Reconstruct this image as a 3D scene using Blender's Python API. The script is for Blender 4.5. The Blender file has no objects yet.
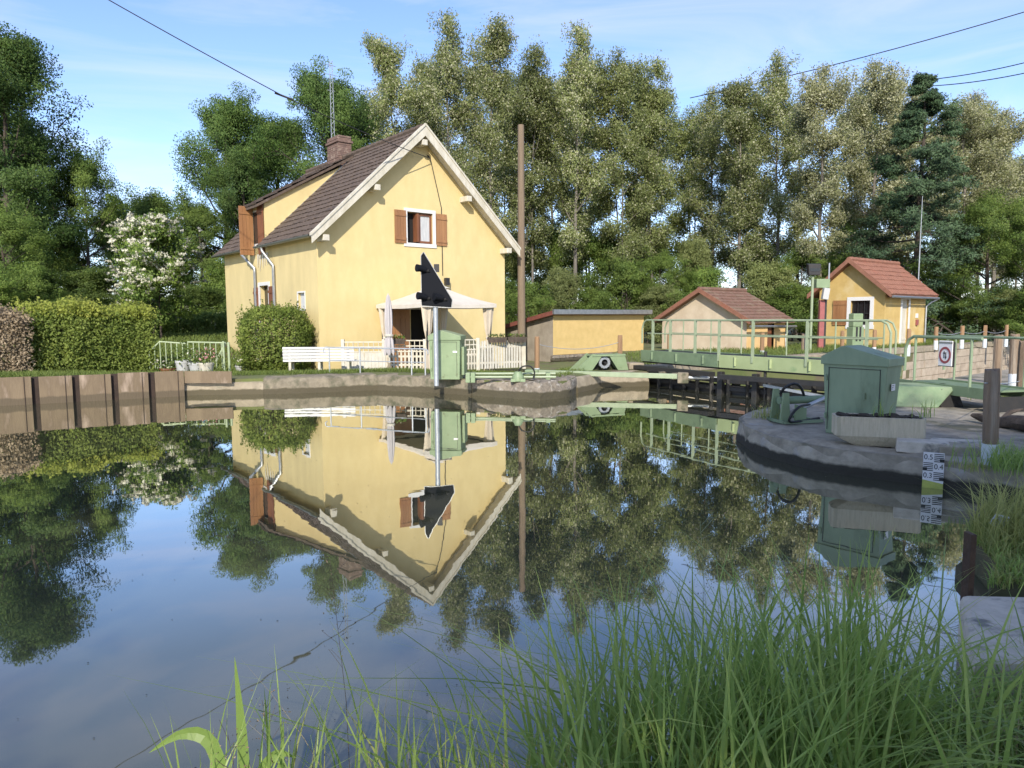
import bpy, bmesh, math, random
import numpy as np
from mathutils import Vector, Matrix
R = math.radians
scene = bpy.context.scene
col = scene.collection
random.seed(7)

# ------------------------------------------------------------------ camera, sky, sun, exposure
CAM_H, PITCH, ROLL, F = 1.8, 5.4, -0.24, 710.0
cd = bpy.data.cameras.new('camera'); cam = bpy.data.objects.new('camera', cd); col.objects.link(cam)
cd.sensor_width = 36; cd.lens = 36 * F / 1024; cd.clip_start = .05; cd.clip_end = 6000
cam_m = Matrix.Translation((0, 0, CAM_H)) @ Matrix.Rotation(R(90 - PITCH), 4, 'X') @ Matrix.Rotation(R(ROLL), 4, 'Z')
cam.matrix_world = cam_m
scene.camera = cam

SUN_EL, SUN_AZ = 31.0, 180.0          # azimuth clockwise from +Y: the sun is behind the camera
SUN_AZ = 183.0
w = bpy.data.worlds.new('World'); scene.world = w; w.use_nodes = True
nt = w.node_tree; bg = nt.nodes['Background']
sky = nt.nodes.new('ShaderNodeTexSky'); sky.sky_type = 'NISHITA'; sky.sun_disc = False
sky.sun_elevation = R(SUN_EL); sky.sun_rotation = R(SUN_AZ); sky.air_density = .9; sky.dust_density = .25; sky.ozone_density = 3.8
tc = nt.nodes.new('ShaderNodeTexCoord'); mp = nt.nodes.new('ShaderNodeMapping')
mp.inputs['Scale'].default_value = (1.2, 2.6, 7.5); mp.inputs['Rotation'].default_value = (0.12, .22, .3)
nz = nt.nodes.new('ShaderNodeTexNoise'); nz.inputs['Scale'].default_value = 1.5; nz.inputs['Detail'].default_value = 9; nz.inputs['Roughness'].default_value = .58; nz.inputs['Distortion'].default_value = .9
cr = nt.nodes.new('ShaderNodeValToRGB'); cr.color_ramp.elements[0].position = .40; cr.color_ramp.elements[1].position = .80
cr.color_ramp.elements[0].color = (0, 0, 0, 1); cr.color_ramp.elements[1].color = (.44, .44, .44, 1)
mx = nt.nodes.new('ShaderNodeMix'); mx.data_type = 'RGBA'; mx.inputs[7].default_value = (4.2, 4.3, 4.9, 1)
tn = nt.nodes.new('ShaderNodeMix'); tn.data_type = 'RGBA'; tn.blend_type = 'MULTIPLY'; tn.inputs[0].default_value = 1; tn.inputs[7].default_value = (1.0, .93, .96, 1)   # warm hazy white balance
for a, b in ((tc.outputs['Generated'], mp.inputs['Vector']), (mp.outputs['Vector'], nz.inputs['Vector']), (nz.outputs['Fac'], cr.inputs['Fac']),
             (cr.outputs['Color'], mx.inputs[0]), (sky.outputs['Color'], mx.inputs[6]), (mx.outputs[2], tn.inputs[6]), (tn.outputs[2], bg.inputs['Color'])):
    nt.links.new(a, b)
bg.inputs['Strength'].default_value = 0.15
sl = bpy.data.lights.new('sun', 'SUN'); sl.energy = 3.0; sl.angle = R(.53); sl.color = (1, .93, .82)
so = bpy.data.objects.new('sun', sl); col.objects.link(so)
sd = Vector((math.sin(R(SUN_AZ)) * math.cos(R(SUN_EL)), math.cos(R(SUN_AZ)) * math.cos(R(SUN_EL)), math.sin(R(SUN_EL))))
so.rotation_euler = sd.to_track_quat('Z', 'Y').to_euler(); so.location = sd * 60
scene.view_settings.view_transform = 'Standard'; scene.view_settings.look = 'None'
scene.view_settings.exposure = 0.93; scene.view_settings.gamma = 1; scene.view_settings.use_curve_mapping = False
scene.render.engine = 'CYCLES'
scene.cycles.max_bounces = 7; scene.cycles.transparent_max_bounces = 6; scene.cycles.use_denoising = True

# ------------------------------------------------------------------ helpers
CR = cam_m.to_3x3()
def ray(px, py): return CR @ Vector(((px - 512) / F, (384 - py) / F, -1))
def at(px, py, z):                       # the point of a level at height z seen at a pixel of the photo
    r = ray(px, py); t = (z - CAM_H) / r.z
    return Vector((r.x * t, r.y * t, z))
def dp(px, py, d):                       # the point at distance d (world y) seen at a pixel
    r = ray(px, py); t = d / r.y
    return Vector((r.x * t, d, CAM_H + r.z * t))

MATS = {}
def M(name, c1, c2=None, scale=4., rough=.8, bump=0., bscale=40., metallic=0., lo=.35, hi=.65, stretch=(1, 1, 1), c3=None, s3=1.2, lo3=.55, hi3=.7, spec=.5, wet=None, rnd=0.):
    m = bpy.data.materials.new(name); m.use_nodes = True; n = m.node_tree.nodes; l = m.node_tree.links
    p = n['Principled BSDF']; p.inputs['Roughness'].default_value = rough; p.inputs['Metallic'].default_value = metallic
    p.inputs['Specular IOR Level'].default_value = spec
    p.inputs['Base Color'].default_value = (*c1, 1)
    t = n.new('ShaderNodeTexCoord'); mpn = n.new('ShaderNodeMapping'); mpn.inputs['Scale'].default_value = stretch
    l.new(t.outputs['Object'], mpn.inputs['Vector'])
    out = None
    def noise(s, lo, hi, det=6):
        z = n.new('ShaderNodeTexNoise'); z.inputs['Scale'].default_value = s; z.inputs['Detail'].default_value = det; z.inputs['Roughness'].default_value = .62
        l.new(mpn.outputs['Vector'], z.inputs['Vector'])
        r = n.new('ShaderNodeMapRange'); r.inputs['From Min'].default_value = lo; r.inputs['From Max'].default_value = hi
        l.new(z.outputs['Fac'], r.inputs['Value']); return r.outputs['Result']
    def mix(fac, a, b):
        x = n.new('ShaderNodeMix'); x.data_type = 'RGBA'; l.new(fac, x.inputs[0])
        for v, i in ((a, 6), (b, 7)):
            if isinstance(v, tuple): x.inputs[i].default_value = (*v, 1)
            else: l.new(v, x.inputs[i])
        return x.outputs[2]
    if c2: out = mix(noise(scale, lo, hi), c1, c2)
    if c3: out = mix(noise(s3, lo3, hi3), out or c1, c3)
    if wet:                              # dark algae band up to a height above the water
        g = n.new('ShaderNodeNewGeometry'); sx = n.new('ShaderNodeSeparateXYZ'); l.new(g.outputs['Position'], sx.inputs[0])
        nn = noise(3., 0, 1); ad = n.new('ShaderNodeMath'); ad.operation = 'MULTIPLY_ADD'; ad.inputs[1].default_value = -.12; l.new(nn, ad.inputs[0]); l.new(sx.outputs['Z'], ad.inputs[2])
        r = n.new('ShaderNodeMapRange'); r.inputs['From Min'].default_value = wet[0] - .06; r.inputs['From Max'].default_value = wet[0] - .025
        l.new(ad.outputs[0], r.inputs['Value'])
        out = mix(r.outputs['Result'], wet[1], out or c1)
    if rnd:
        oi = n.new('ShaderNodeObjectInfo'); r = n.new('ShaderNodeMapRange'); r.inputs['To Min'].default_value = 1 - rnd; r.inputs['To Max'].default_value = 1 + rnd
        l.new(oi.outputs['Random'], r.inputs['Value']); h = n.new('ShaderNodeHueSaturation'); l.new(r.outputs['Result'], h.inputs['Value'])
        if out: l.new(out, h.inputs['Color'])
        else: h.inputs['Color'].default_value = (*c1, 1)
        out = h.outputs['Color']
    if out: l.new(out, p.inputs['Base Color'])
    if bump:
        z = n.new('ShaderNodeTexNoise'); z.inputs['Scale'].default_value = bscale; z.inputs['Detail'].default_value = 5
        l.new(mpn.outputs['Vector'], z.inputs['Vector'])
        b = n.new('ShaderNodeBump'); b.inputs['Strength'].default_value = bump; b.inputs['Distance'].default_value = .02
        l.new(z.outputs['Fac'], b.inputs['Height']); l.new(b.outputs['Normal'], p.inputs['Normal'])
    MATS[name] = m
    return m
def leafmat(name, dark, light, trans=.3, rough=.6, rnd=.12, soft=.62):
    m = bpy.data.materials.new(name); m.use_nodes = True; n = m.node_tree.nodes; l = m.node_tree.links
    p = n['Principled BSDF']; p.inputs['Roughness'].default_value = rough; p.inputs['Specular IOR Level'].default_value = .35
    a = n.new('ShaderNodeAttribute'); a.attribute_name = 'tone'
    x = n.new('ShaderNodeMix'); x.data_type = 'RGBA'; l.new(a.outputs['Fac'], x.inputs[0]); x.inputs[6].default_value = (*dark, 1); x.inputs[7].default_value = (*light, 1)
    oi = n.new('ShaderNodeObjectInfo'); r = n.new('ShaderNodeMapRange'); r.inputs['To Min'].default_value = 1 - rnd; r.inputs['To Max'].default_value = 1 + rnd
    l.new(oi.outputs['Random'], r.inputs['Value']); h = n.new('ShaderNodeHueSaturation'); l.new(r.outputs['Result'], h.inputs['Value']); l.new(x.outputs[2], h.inputs['Color'])
    l.new(h.outputs['Color'], p.inputs['Base Color'])
    t = n.new('ShaderNodeBsdfTranslucent'); l.new(h.outputs['Color'], t.inputs['Color'])
    if soft:                             # neighbouring leaves of a clump catch the light together
        sa = n.new('ShaderNodeAttribute'); sa.attribute_name = 'soft'; ge = n.new('ShaderNodeNewGeometry')
        vt = n.new('ShaderNodeVectorTransform'); vt.vector_type = 'NORMAL'; vt.convert_from = 'OBJECT'; vt.convert_to = 'WORLD'; l.new(sa.outputs['Vector'], vt.inputs[0])
        mxn = n.new('ShaderNodeMix'); mxn.data_type = 'VECTOR'; mxn.inputs[0].default_value = soft; l.new(ge.outputs['Normal'], mxn.inputs[4]); l.new(vt.outputs[0], mxn.inputs[5])
        no = n.new('ShaderNodeVectorMath'); no.operation = 'NORMALIZE'; l.new(mxn.outputs[1], no.inputs[0]); l.new(no.outputs[0], p.inputs['Normal'])
    s = n.new('ShaderNodeMixShader'); s.inputs[0].default_value = trans
    l.new(p.outputs[0], s.inputs[1]); l.new(t.outputs[0], s.inputs[2]); l.new(s.outputs[0], n['Material Output'].inputs['Surface'])
    MATS[name] = m
    return m

class MB:
    def __init__(s): s.v = []; s.f = []
    def add(s, vs, fs):
        o = len(s.v); s.v += [tuple(v) for v in vs]; s.f += [tuple(i + o for i in f) for f in fs]; return s
    def box(s, c, size, m=None):
        x, y, z = (q / 2 for q in size); c = Vector(c)
        vs = [Vector((a * x, b * y, e * z)) for a, b, e in ((-1, -1, -1), (1, -1, -1), (1, 1, -1), (-1, 1, -1), (-1, -1, 1), (1, -1, 1), (1, 1, 1), (-1, 1, 1))]
        if m is not None: vs = [m @ v for v in vs]
        return s.add([v + c for v in vs], [(0, 3, 2, 1), (4, 5, 6, 7), (0, 1, 5, 4), (1, 2, 6, 5), (2, 3, 7, 6), (3, 0, 4, 7)])
    def b2(s, a, b): return s.box([(p + q) / 2 for p, q in zip(a, b)], [abs(q - p) for p, q in zip(a, b)])
    def bar(s, p0, p1, wd, h, up=(0, 0, 1)):
        p0 = Vector(p0); p1 = Vector(p1); d = (p1 - p0); L = d.length; d.normalize(); up = Vector(up)
        if abs(d.dot(up)) > .99: up = Vector((0, 1, 0))
        sd_ = d.cross(up).normalized(); u = sd_.cross(d)
        m = Matrix((sd_, d, u)).transposed()
        return s.box((p0 + p1) / 2, (wd, L, h), m)
    def tube(s, pts, r, n=8, cap=True):
        pts = [Vector(p) for p in pts]; k = len(pts); rr = r if isinstance(r, (list, tuple)) else [r] * k
        o = len(s.v); ref = None
        for i, p in enumerate(pts):
            d = (pts[min(i + 1, k - 1)] - pts[max(i - 1, 0)]).normalized()
            if ref is None: ref = Vector((0, 0, 1)) if abs(d.z) < .9 else Vector((1, 0, 0))
            a = d.cross(ref).normalized(); b = a.cross(d); ref = b if abs(b.dot(d)) < .9 else ref
            for j in range(n):
                t = 2 * math.pi * j / n; s.v.append(tuple(p + (a * math.cos(t) + b * math.sin(t)) * rr[i]))
        for i in range(k - 1):
            for j in range(n):
                j2 = (j + 1) % n; s.f.append((o + i * n + j, o + i * n + j2, o + (i + 1) * n + j2, o + (i + 1) * n + j))
        if cap:
            s.f.append(tuple(o + j for j in range(n))[::-1]); s.f.append(tuple(o + (k - 1) * n + j for j in range(n)))
        return s
    def prism(s, poly, z0, z1):
        n = len(poly); vs = [(x, y, z0) for x, y in poly] + [(x, y, z1) for x, y in poly]
        return s.add(vs, [tuple(range(n))[::-1], tuple(range(n, 2 * n))] + [(i, (i + 1) % n, n + (i + 1) % n, n + i) for i in range(n)])
    def plate(s, pts, off):              # a flat outline in space given a thickness
        n = len(pts); off = Vector(off); vs = [Vector(p) for p in pts] + [Vector(p) + off for p in pts]
        return s.add(vs, [tuple(range(n))[::-1], tuple(range(n, 2 * n))] + [(i, (i + 1) % n, n + (i + 1) % n, n + i) for i in range(n)])
    def lathe(s, prof, c=(0, 0, 0), n=16):
        o = len(s.v); c = Vector(c)
        for r, z in prof:
            for j in range(n):
                t = 2 * math.pi * j / n; s.v.append((c.x + r * math.cos(t), c.y + r * math.sin(t), c.z + z))
        for i in range(len(prof) - 1):
            for j in range(n): s.f.append((o + i * n + j, o + i * n + (j + 1) % n, o + (i + 1) * n + (j + 1) % n, o + (i + 1) * n + j))
        s.f.append(tuple(o + j for j in range(n))[::-1]); s.f.append(tuple(o + (len(prof) - 1) * n + j for j in range(n)))
        return s
    def sphere(s, c, r, n=10, m=7, sq=(1, 1, 1)):
        pr = [(max(r * math.sin(math.pi * i / m), r * .02), -r * math.cos(math.pi * i / m)) for i in range(m + 1)]
        o = len(s.v); s.lathe(pr, (0, 0, 0), n); c = Vector(c)
        s.v[o:] = [(c.x + x * sq[0], c.y + y * sq[1], c.z + z * sq[2]) for x, y, z in s.v[o:]]
        return s
    def jitter(s, a, seed=1):
        g = random.Random(seed); memo = {}
        def q(v):
            k = tuple(round(x, 3) for x in v)
            if k not in memo: memo[k] = tuple(x + g.uniform(-a, a) for x in v)
            return memo[k]
        s.v = [q(v) for v in s.v]; return s
    def build(s, name, mat, parent=None, smooth=False, bevel=0, loc=None, rotz=0, kind=None, sub=0):
        me = bpy.data.meshes.new(name); me.from_pydata(s.v, [], s.f); me.update()
        if isinstance(mat, str): mat = MATS[mat]
        me.materials.append(mat)
        o = bpy.data.objects.new(name, me); col.objects.link(o)
        if smooth:
            me.shade_smooth()
            if hasattr(me, 'set_sharp_from_angle'): me.set_sharp_from_angle(angle=R(40))
        if bevel:
            b = o.modifiers.new('bevel', 'BEVEL'); b.width = bevel; b.segments = 2; b.limit_method = 'ANGLE'; b.angle_limit = R(40)
        if parent: o.parent = parent
        if loc is not None: o.location = loc
        if rotz: o.rotation_euler.z = rotz
        if kind: o['kind'] = kind
        return o
def tag(o, label, cat, group=None, kind=None):
    o['label'] = label; o['category'] = cat
    if group: o['group'] = group
    if kind: o['kind'] = kind
    return o
def thing(name, label, cat, loc=(0, 0, 0), rotz=0, group=None):
    o = bpy.data.objects.new(name, None); col.objects.link(o); o.location = loc; o.rotation_euler.z = rotz; o.empty_display_size = .2
    return tag(o, label, cat, group)
def kids(o): return [c for c in col.objects if c.parent == o]
def dup(root, loc=None, rotz=None, label=None, scale=None, group=None):
    r = root.copy(); col.objects.link(r)
    if loc is not None: r.location = loc
    if rotz is not None: r.rotation_euler.z = rotz
    if scale is not None: r.scale = scale
    if label: r['label'] = label
    if group: r['group'] = group
    for ch in kids(root):
        c = ch.copy(); col.objects.link(c); c.parent = r
        for g in kids(ch):
            d = g.copy(); col.objects.link(d); d.parent = c
    return r

# ------------------------------------------------------------------ materials
M('yellow_render', (.66, .53, .26), (.59, .465, .21), 2.2, .9, .3, 40, lo=.3, hi=.72, c3=(.57, .45, .21), s3=1.3, lo3=.5, hi3=.72, stretch=(1, 1, .55))
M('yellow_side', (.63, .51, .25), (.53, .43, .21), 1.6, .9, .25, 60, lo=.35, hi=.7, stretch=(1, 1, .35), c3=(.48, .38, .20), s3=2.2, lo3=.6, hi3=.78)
M('yellow_shed', (.60, .43, .175), (.52, .37, .14), 3, .9, .25, 50, c3=(.55, .40, .18), s3=1.2, lo3=.58, hi3=.75)
M('hut_render', (.55, .395, .145), (.47, .325, .11), 2, .9, .3, 50, c3=(.58, .46, .24), s3=1.1, lo3=.5, hi3=.72)
M('pink_render', (.58, .485, .355), (.50, .41, .29), 2, .9, .3, 40, c3=(.48, .38, .27), s3=1.0, lo3=.55, hi3=.75)
M('ochre_render', (.66, .45, .22), (.60, .38, .14), 2, .9, .3, 40)
M('grey_render', (.36, .31, .24), (.26, .22, .17), 2.5, .95, .3, 40)
M('white_paint', (.58, .55, .47), (.48, .45, .37), 5, .6, .05, 60)
M('old_white', (.60, .56, .46), (.47, .43, .33), 7, .75, .1, 50, stretch=(1, 1, .3))
M('white_frame', (.66, .65, .62), None, rough=.45)
M('roof_tile_dark', (.125, .088, .063), (.075, .054, .040), 7, .9, .25, 50, c3=(.20, .165, .13), s3=3.2, lo3=.62, hi3=.74)
M('roof_tile_orange', (.28, .128, .078), (.20, .088, .055), 6, .8, .2, 50, c3=(.30, .10, .06), s3=2.0, lo3=.58, hi3=.75)
M('roof_tile_old', (.21, .115, .078), (.145, .082, .056), 6, .9, .3, 50, c3=(.22, .17, .11), s3=2.4, lo3=.52, hi3=.68)
M('rake_red', (.24, .075, .05), (.17, .055, .04), 6, .8)
M('orange_wood', (.35, .175, .07), (.25, .115, .045), 3, .5, .1, 30, stretch=(1, 1, .12))
M('brown_wood', (.22, .085, .035), (.15, .055, .025), 5, .6, .1, 30, stretch=(1, 1, .15))
M('dark_window', (.012, .013, .015), None, rough=.08)
M('curtain', (.55, .55, .53), (.42, .43, .43), 9, .8, stretch=(3, 3, .4))
M('dark_inside', (.012, .010, .009), None, rough=.9)  # near-black paint standing in for unlit interiors
M('zinc', (.36, .37, .37), (.27, .28, .28), 8, .4, metallic=.7)
M('galvanized', (.47, .49, .50), (.38, .40, .41), 14, .45, metallic=.55)
M('brick', (.20, .125, .095), (.13, .085, .068), 9, .9, .3, 40, c3=(.33, .25, .19), s3=5, lo3=.55, hi3=.7)
M('concrete', (.26, .22, .155), (.15, .128, .09), 5, .92, .9, 16, c3=(.085, .085, .05), s3=2.6, lo3=.50, hi3=.64, wet=(.12, (.075, .062, .036)))
M('concrete_pale', (.35, .295, .21), (.24, .20, .14), 4, .92, .4, 25, c3=(.20, .18, .13), s3=2.5, lo3=.56, hi3=.7, wet=(.11, (.085, .07, .04)))
M('rubble', (.28, .235, .18), (.13, .11, .085), 8, .95, .9, 14, c3=(.36, .33, .28), s3=9, lo3=.55, hi3=.66, wet=(.15, (.07, .06, .035)))
M('masonry', (.45, .375, .28), (.34, .27, .20), 2.6, .95, .5, 18, c3=(.24, .20, .14), s3=1.7, lo3=.56, hi3=.72)
M('platform', (.37, .325, .25), (.21, .183, .138), 3.2, .92, .9, 16, c3=(.10, .098, .062), s3=1.3, lo3=.52, hi3=.64)
M('lip_stone', (.39, .34, .255), (.23, .20, .15), 5, .92, .6, 22, c3=(.34, .32, .29), s3=2.4, lo3=.56, hi3=.68, wet=(.10, (.035, .031, .022)))
M('slab_light', (.58, .52, .43), (.44, .395, .32), 7, .92, .8, 18, c3=(.20, .19, .165), s3=4.5, lo3=.54, hi3=.64)
M('trough', (.58, .51, .37), (.48, .42, .30), 9, .95, .5, 40, stretch=(6, 6, .6), c3=(.22, .21, .13), s3=.7, lo3=.56, hi3=.72)
M('soil', (.035, .024, .015), (.05, .035, .02), 12, 1, .5, 30)
M('earth', (.10, .078, .045), (.06, .07, .025), 2.5, 1, .3, 30)
M('lawn', (.10, .125, .035), (.15, .155, .055), .9, 1, .3, 30, c3=(.13, .105, .06), s3=.8, lo3=.5, hi3=.62)
M('forest_floor', (.045, .05, .02), (.03, .035, .015), .8, 1)
M('rust_sheet', (.20, .148, .09), (.13, .092, .056), 3, .85, .3, 30, stretch=(1, 1, .25), c3=(.34, .26, .19), s3=3.0, lo3=.55, hi3=.70, wet=(.13, (.10, .075, .045)))
M('pile_dark', (.03, .02, .015), (.045, .028, .02), 6, .9)  # near-black tone of the recessed grooves and thin seams
M('rust_post', (.085, .05, .03), (.045, .028, .018), 8, .9, .4, 40)
M('green_dark', (.25, .32, .195), (.195, .26, .155), 3, .5, .08, 40, c3=(.12, .155, .085), s3=3.4, lo3=.56, hi3=.74, stretch=(1, 1, .3))
M('green_light', (.23, .30, .165), (.195, .26, .14), 3, .5, .04, 50, c3=(.14, .16, .08), s3=5, lo3=.60, hi3=.72)
M('green_rail', (.31, .365, .23), (.25, .30, .18), 5, .45)
M('green_lit', (.34, .40, .20), (.29, .345, .165), 2.5, .5, .05, 40, c3=(.20, .29, .13), s3=2.4, lo3=.62, hi3=.74)  # lit copy of the bridge green, brightness put into the colour
M('green_shaded', (.17, .235, .135), (.135, .19, .105), 3, .6, .05, 40, c3=(.085, .125, .07), s3=2, lo3=.56, hi3=.72)  # shaded copy of the bridge green, dimness put into the colour
M('green_conc', (.20, .29, .16), (.26, .31, .19), 2.5, .85, .3, 30, c3=(.13, .17, .09), s3=2.6, lo3=.56, hi3=.7)
M('fence_green', (.40, .46, .28), (.32, .38, .22), 6, .6)
M('black_metal', (.018, .018, .018), (.028, .025, .022), 5, .55)
M('signal_black', (.008, .009, .012), None, rough=.75, spec=.15)
M('rubber', (.012, .012, .012), None, rough=.55)
M('canvas', (.60, .55, .47), (.54, .49, .41), 3, .9, .1, 80)
M('curtain_cloth', (.56, .48, .37), (.48, .40, .29), 8, .9, .2, 30, stretch=(2, 2, .3))
M('parasol_cloth', (.46, .43, .42), (.38, .355, .35), 9, .9, .2, 30, stretch=(2, 2, .3))
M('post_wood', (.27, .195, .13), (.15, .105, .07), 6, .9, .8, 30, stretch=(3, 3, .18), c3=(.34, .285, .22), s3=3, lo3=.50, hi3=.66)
M('post_wood_sunlit', (.36, .22, .115), (.25, .15, .08), 6, .9, .5, 30, stretch=(3, 3, .18))  # sunlit copy of the post wood, warm light painted into the colour
M('post_white', (.62, .66, .68), (.52, .56, .57), 5, .6, .1, 30, c3=(.40, .40, .34), s3=3, lo3=.62, hi3=.75)
M('pole_wood', (.225, .165, .108), (.16, .118, .075), 8, .9, .3, 30, stretch=(3, 3, .1))
M('drift_wood', (.11, .085, .065), (.055, .042, .033), 8, .95, .7, 30)
M('sign_white', (.72, .70, .69), None, rough=.4)
M('sign_red', (.27, .055, .065), None, rough=.4)
M('sign_black', (.02, .02, .02), None, rough=.5)
M('gauge_yellow', (.46, .48, .10), (.33, .36, .08), 12, .6)
M('wire', (.02, .02, .02), None, rough=.6)
M('red_paint', (.33, .10, .09), (.26, .08, .07), 5, .5)
M('ring_white', (.45, .45, .43), None, rough=.5)
M('flower_pink', (.50, .16, .19), (.65, .32, .33), 30, .8)
M('bark_grey', (.20, .175, .14), (.12, .105, .085), 3, .95, .5, 20, stretch=(2, 2, .4))
M('bark_dark', (.085, .065, .05), (.05, .04, .03), 3, .95, .5, 20, stretch=(2, 2, .4))
leafmat('leaf_locust', (.21, .255, .08), (.38, .42, .16), .55, rnd=.2, soft=.42)
leafmat('leaf_locust_pale', (.26, .28, .115), (.42, .43, .21), .55, rnd=.2, soft=.42)
leafmat('blossom', (.36, .36, .21), (.54, .53, .35), .4)
leafmat('leaf_dark', (.065, .13, .028), (.18, .27, .062), .48)
leafmat('leaf_mid', (.10, .175, .032), (.28, .37, .08), .5, rnd=.28)
leafmat('leaf_conifer', (.045, .09, .042), (.11, .175, .075), .25)
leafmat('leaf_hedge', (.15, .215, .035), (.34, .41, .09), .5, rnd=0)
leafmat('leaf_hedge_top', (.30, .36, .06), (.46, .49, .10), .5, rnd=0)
leafmat('twig_brown', (.22, .165, .10), (.42, .33, .21), .2, rnd=0)
leafmat('elder_flower', (.62, .60, .44), (.80, .78, .62), .25, rnd=0)
leafmat('grass_near', (.16, .27, .055), (.43, .54, .15), .5, .4, rnd=0, soft=0)
leafmat('grass_yellow', (.25, .29, .075), (.52, .51, .19), .5, .5, rnd=0, soft=0)
leafmat('grass_straw', (.30, .24, .13), (.52, .44, .26), .3, .6, rnd=0, soft=0)
leafmat('grass_far', (.10, .15, .03), (.21, .26, .06), .35, rnd=0, soft=0)

# ------------------------------------------------------------------ foliage
def leaves(name, c, size, mat, parent=None, rng=None, aspect=.5, up=.5, tone=None, outward=None, kind=None, soft=None):
    c = np.asarray(c, np.float32); n = len(c)
    nr = rng.normal(size=(n, 3)); nr[:, 2] += up
    if outward is not None: nr += outward
    nr /= np.linalg.norm(nr, axis=1, keepdims=True) + 1e-9
    a = np.cross(nr, rng.normal(size=(n, 3))); a /= np.linalg.norm(a, axis=1, keepdims=True) + 1e-9
    b = np.cross(nr, a)
    L = (size * rng.uniform(.65, 1.35, n))[:, None] * .5
    fold = nr * L * .25
    v = np.empty((n, 4, 3), np.float32); v[:, 0] = c + a * L - fold; v[:, 1] = c + b * L * aspect + fold; v[:, 2] = c - a * L - fold; v[:, 3] = c - b * L * aspect + fold
    o = raw_quads(name, v.reshape(-1, 3), tone if tone is not None else rng.uniform(0, 1, n), mat, parent, kind)
    if soft is None:
        q = c - c.mean(0); soft = q / (np.abs(q).max(0) + 1e-6) + np.array([0, 0, .35])
    soft = soft / (np.linalg.norm(soft, axis=1, keepdims=True) + 1e-6)
    o.data.attributes.new('soft', 'FLOAT_VECTOR', 'FACE').data.foreach_set('vector', np.ascontiguousarray(soft, np.float32).ravel())
    return o
def raw_quads(name, v, tone, mat, parent=None, kind=None):
    n = len(v) // 4
    me = bpy.data.meshes.new(name); me.vertices.add(n * 4); me.vertices.foreach_set('co', np.ascontiguousarray(v, np.float32).ravel())
    me.loops.add(n * 4); me.loops.foreach_set('vertex_index', np.arange(n * 4, dtype=np.int32))
    me.polygons.add(n); me.polygons.foreach_set('loop_start', np.arange(0, n * 4, 4, dtype=np.int32)); me.polygons.foreach_set('loop_total', np.full(n, 4, np.int32))
    me.update(calc_edges=True)
    at_ = me.attributes.new('tone', 'FLOAT', 'FACE'); at_.data.foreach_set('value', np.clip(tone, 0, 1).astype(np.float32))
    me.materials.append(MATS[mat] if isinstance(mat, str) else mat)
    o = bpy.data.objects.new(name, me); col.objects.link(o)
    if parent: o.parent = parent
    if kind: o['kind'] = kind
    return o
def unit(v): return v / (np.linalg.norm(v) + 1e-9)
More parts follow.
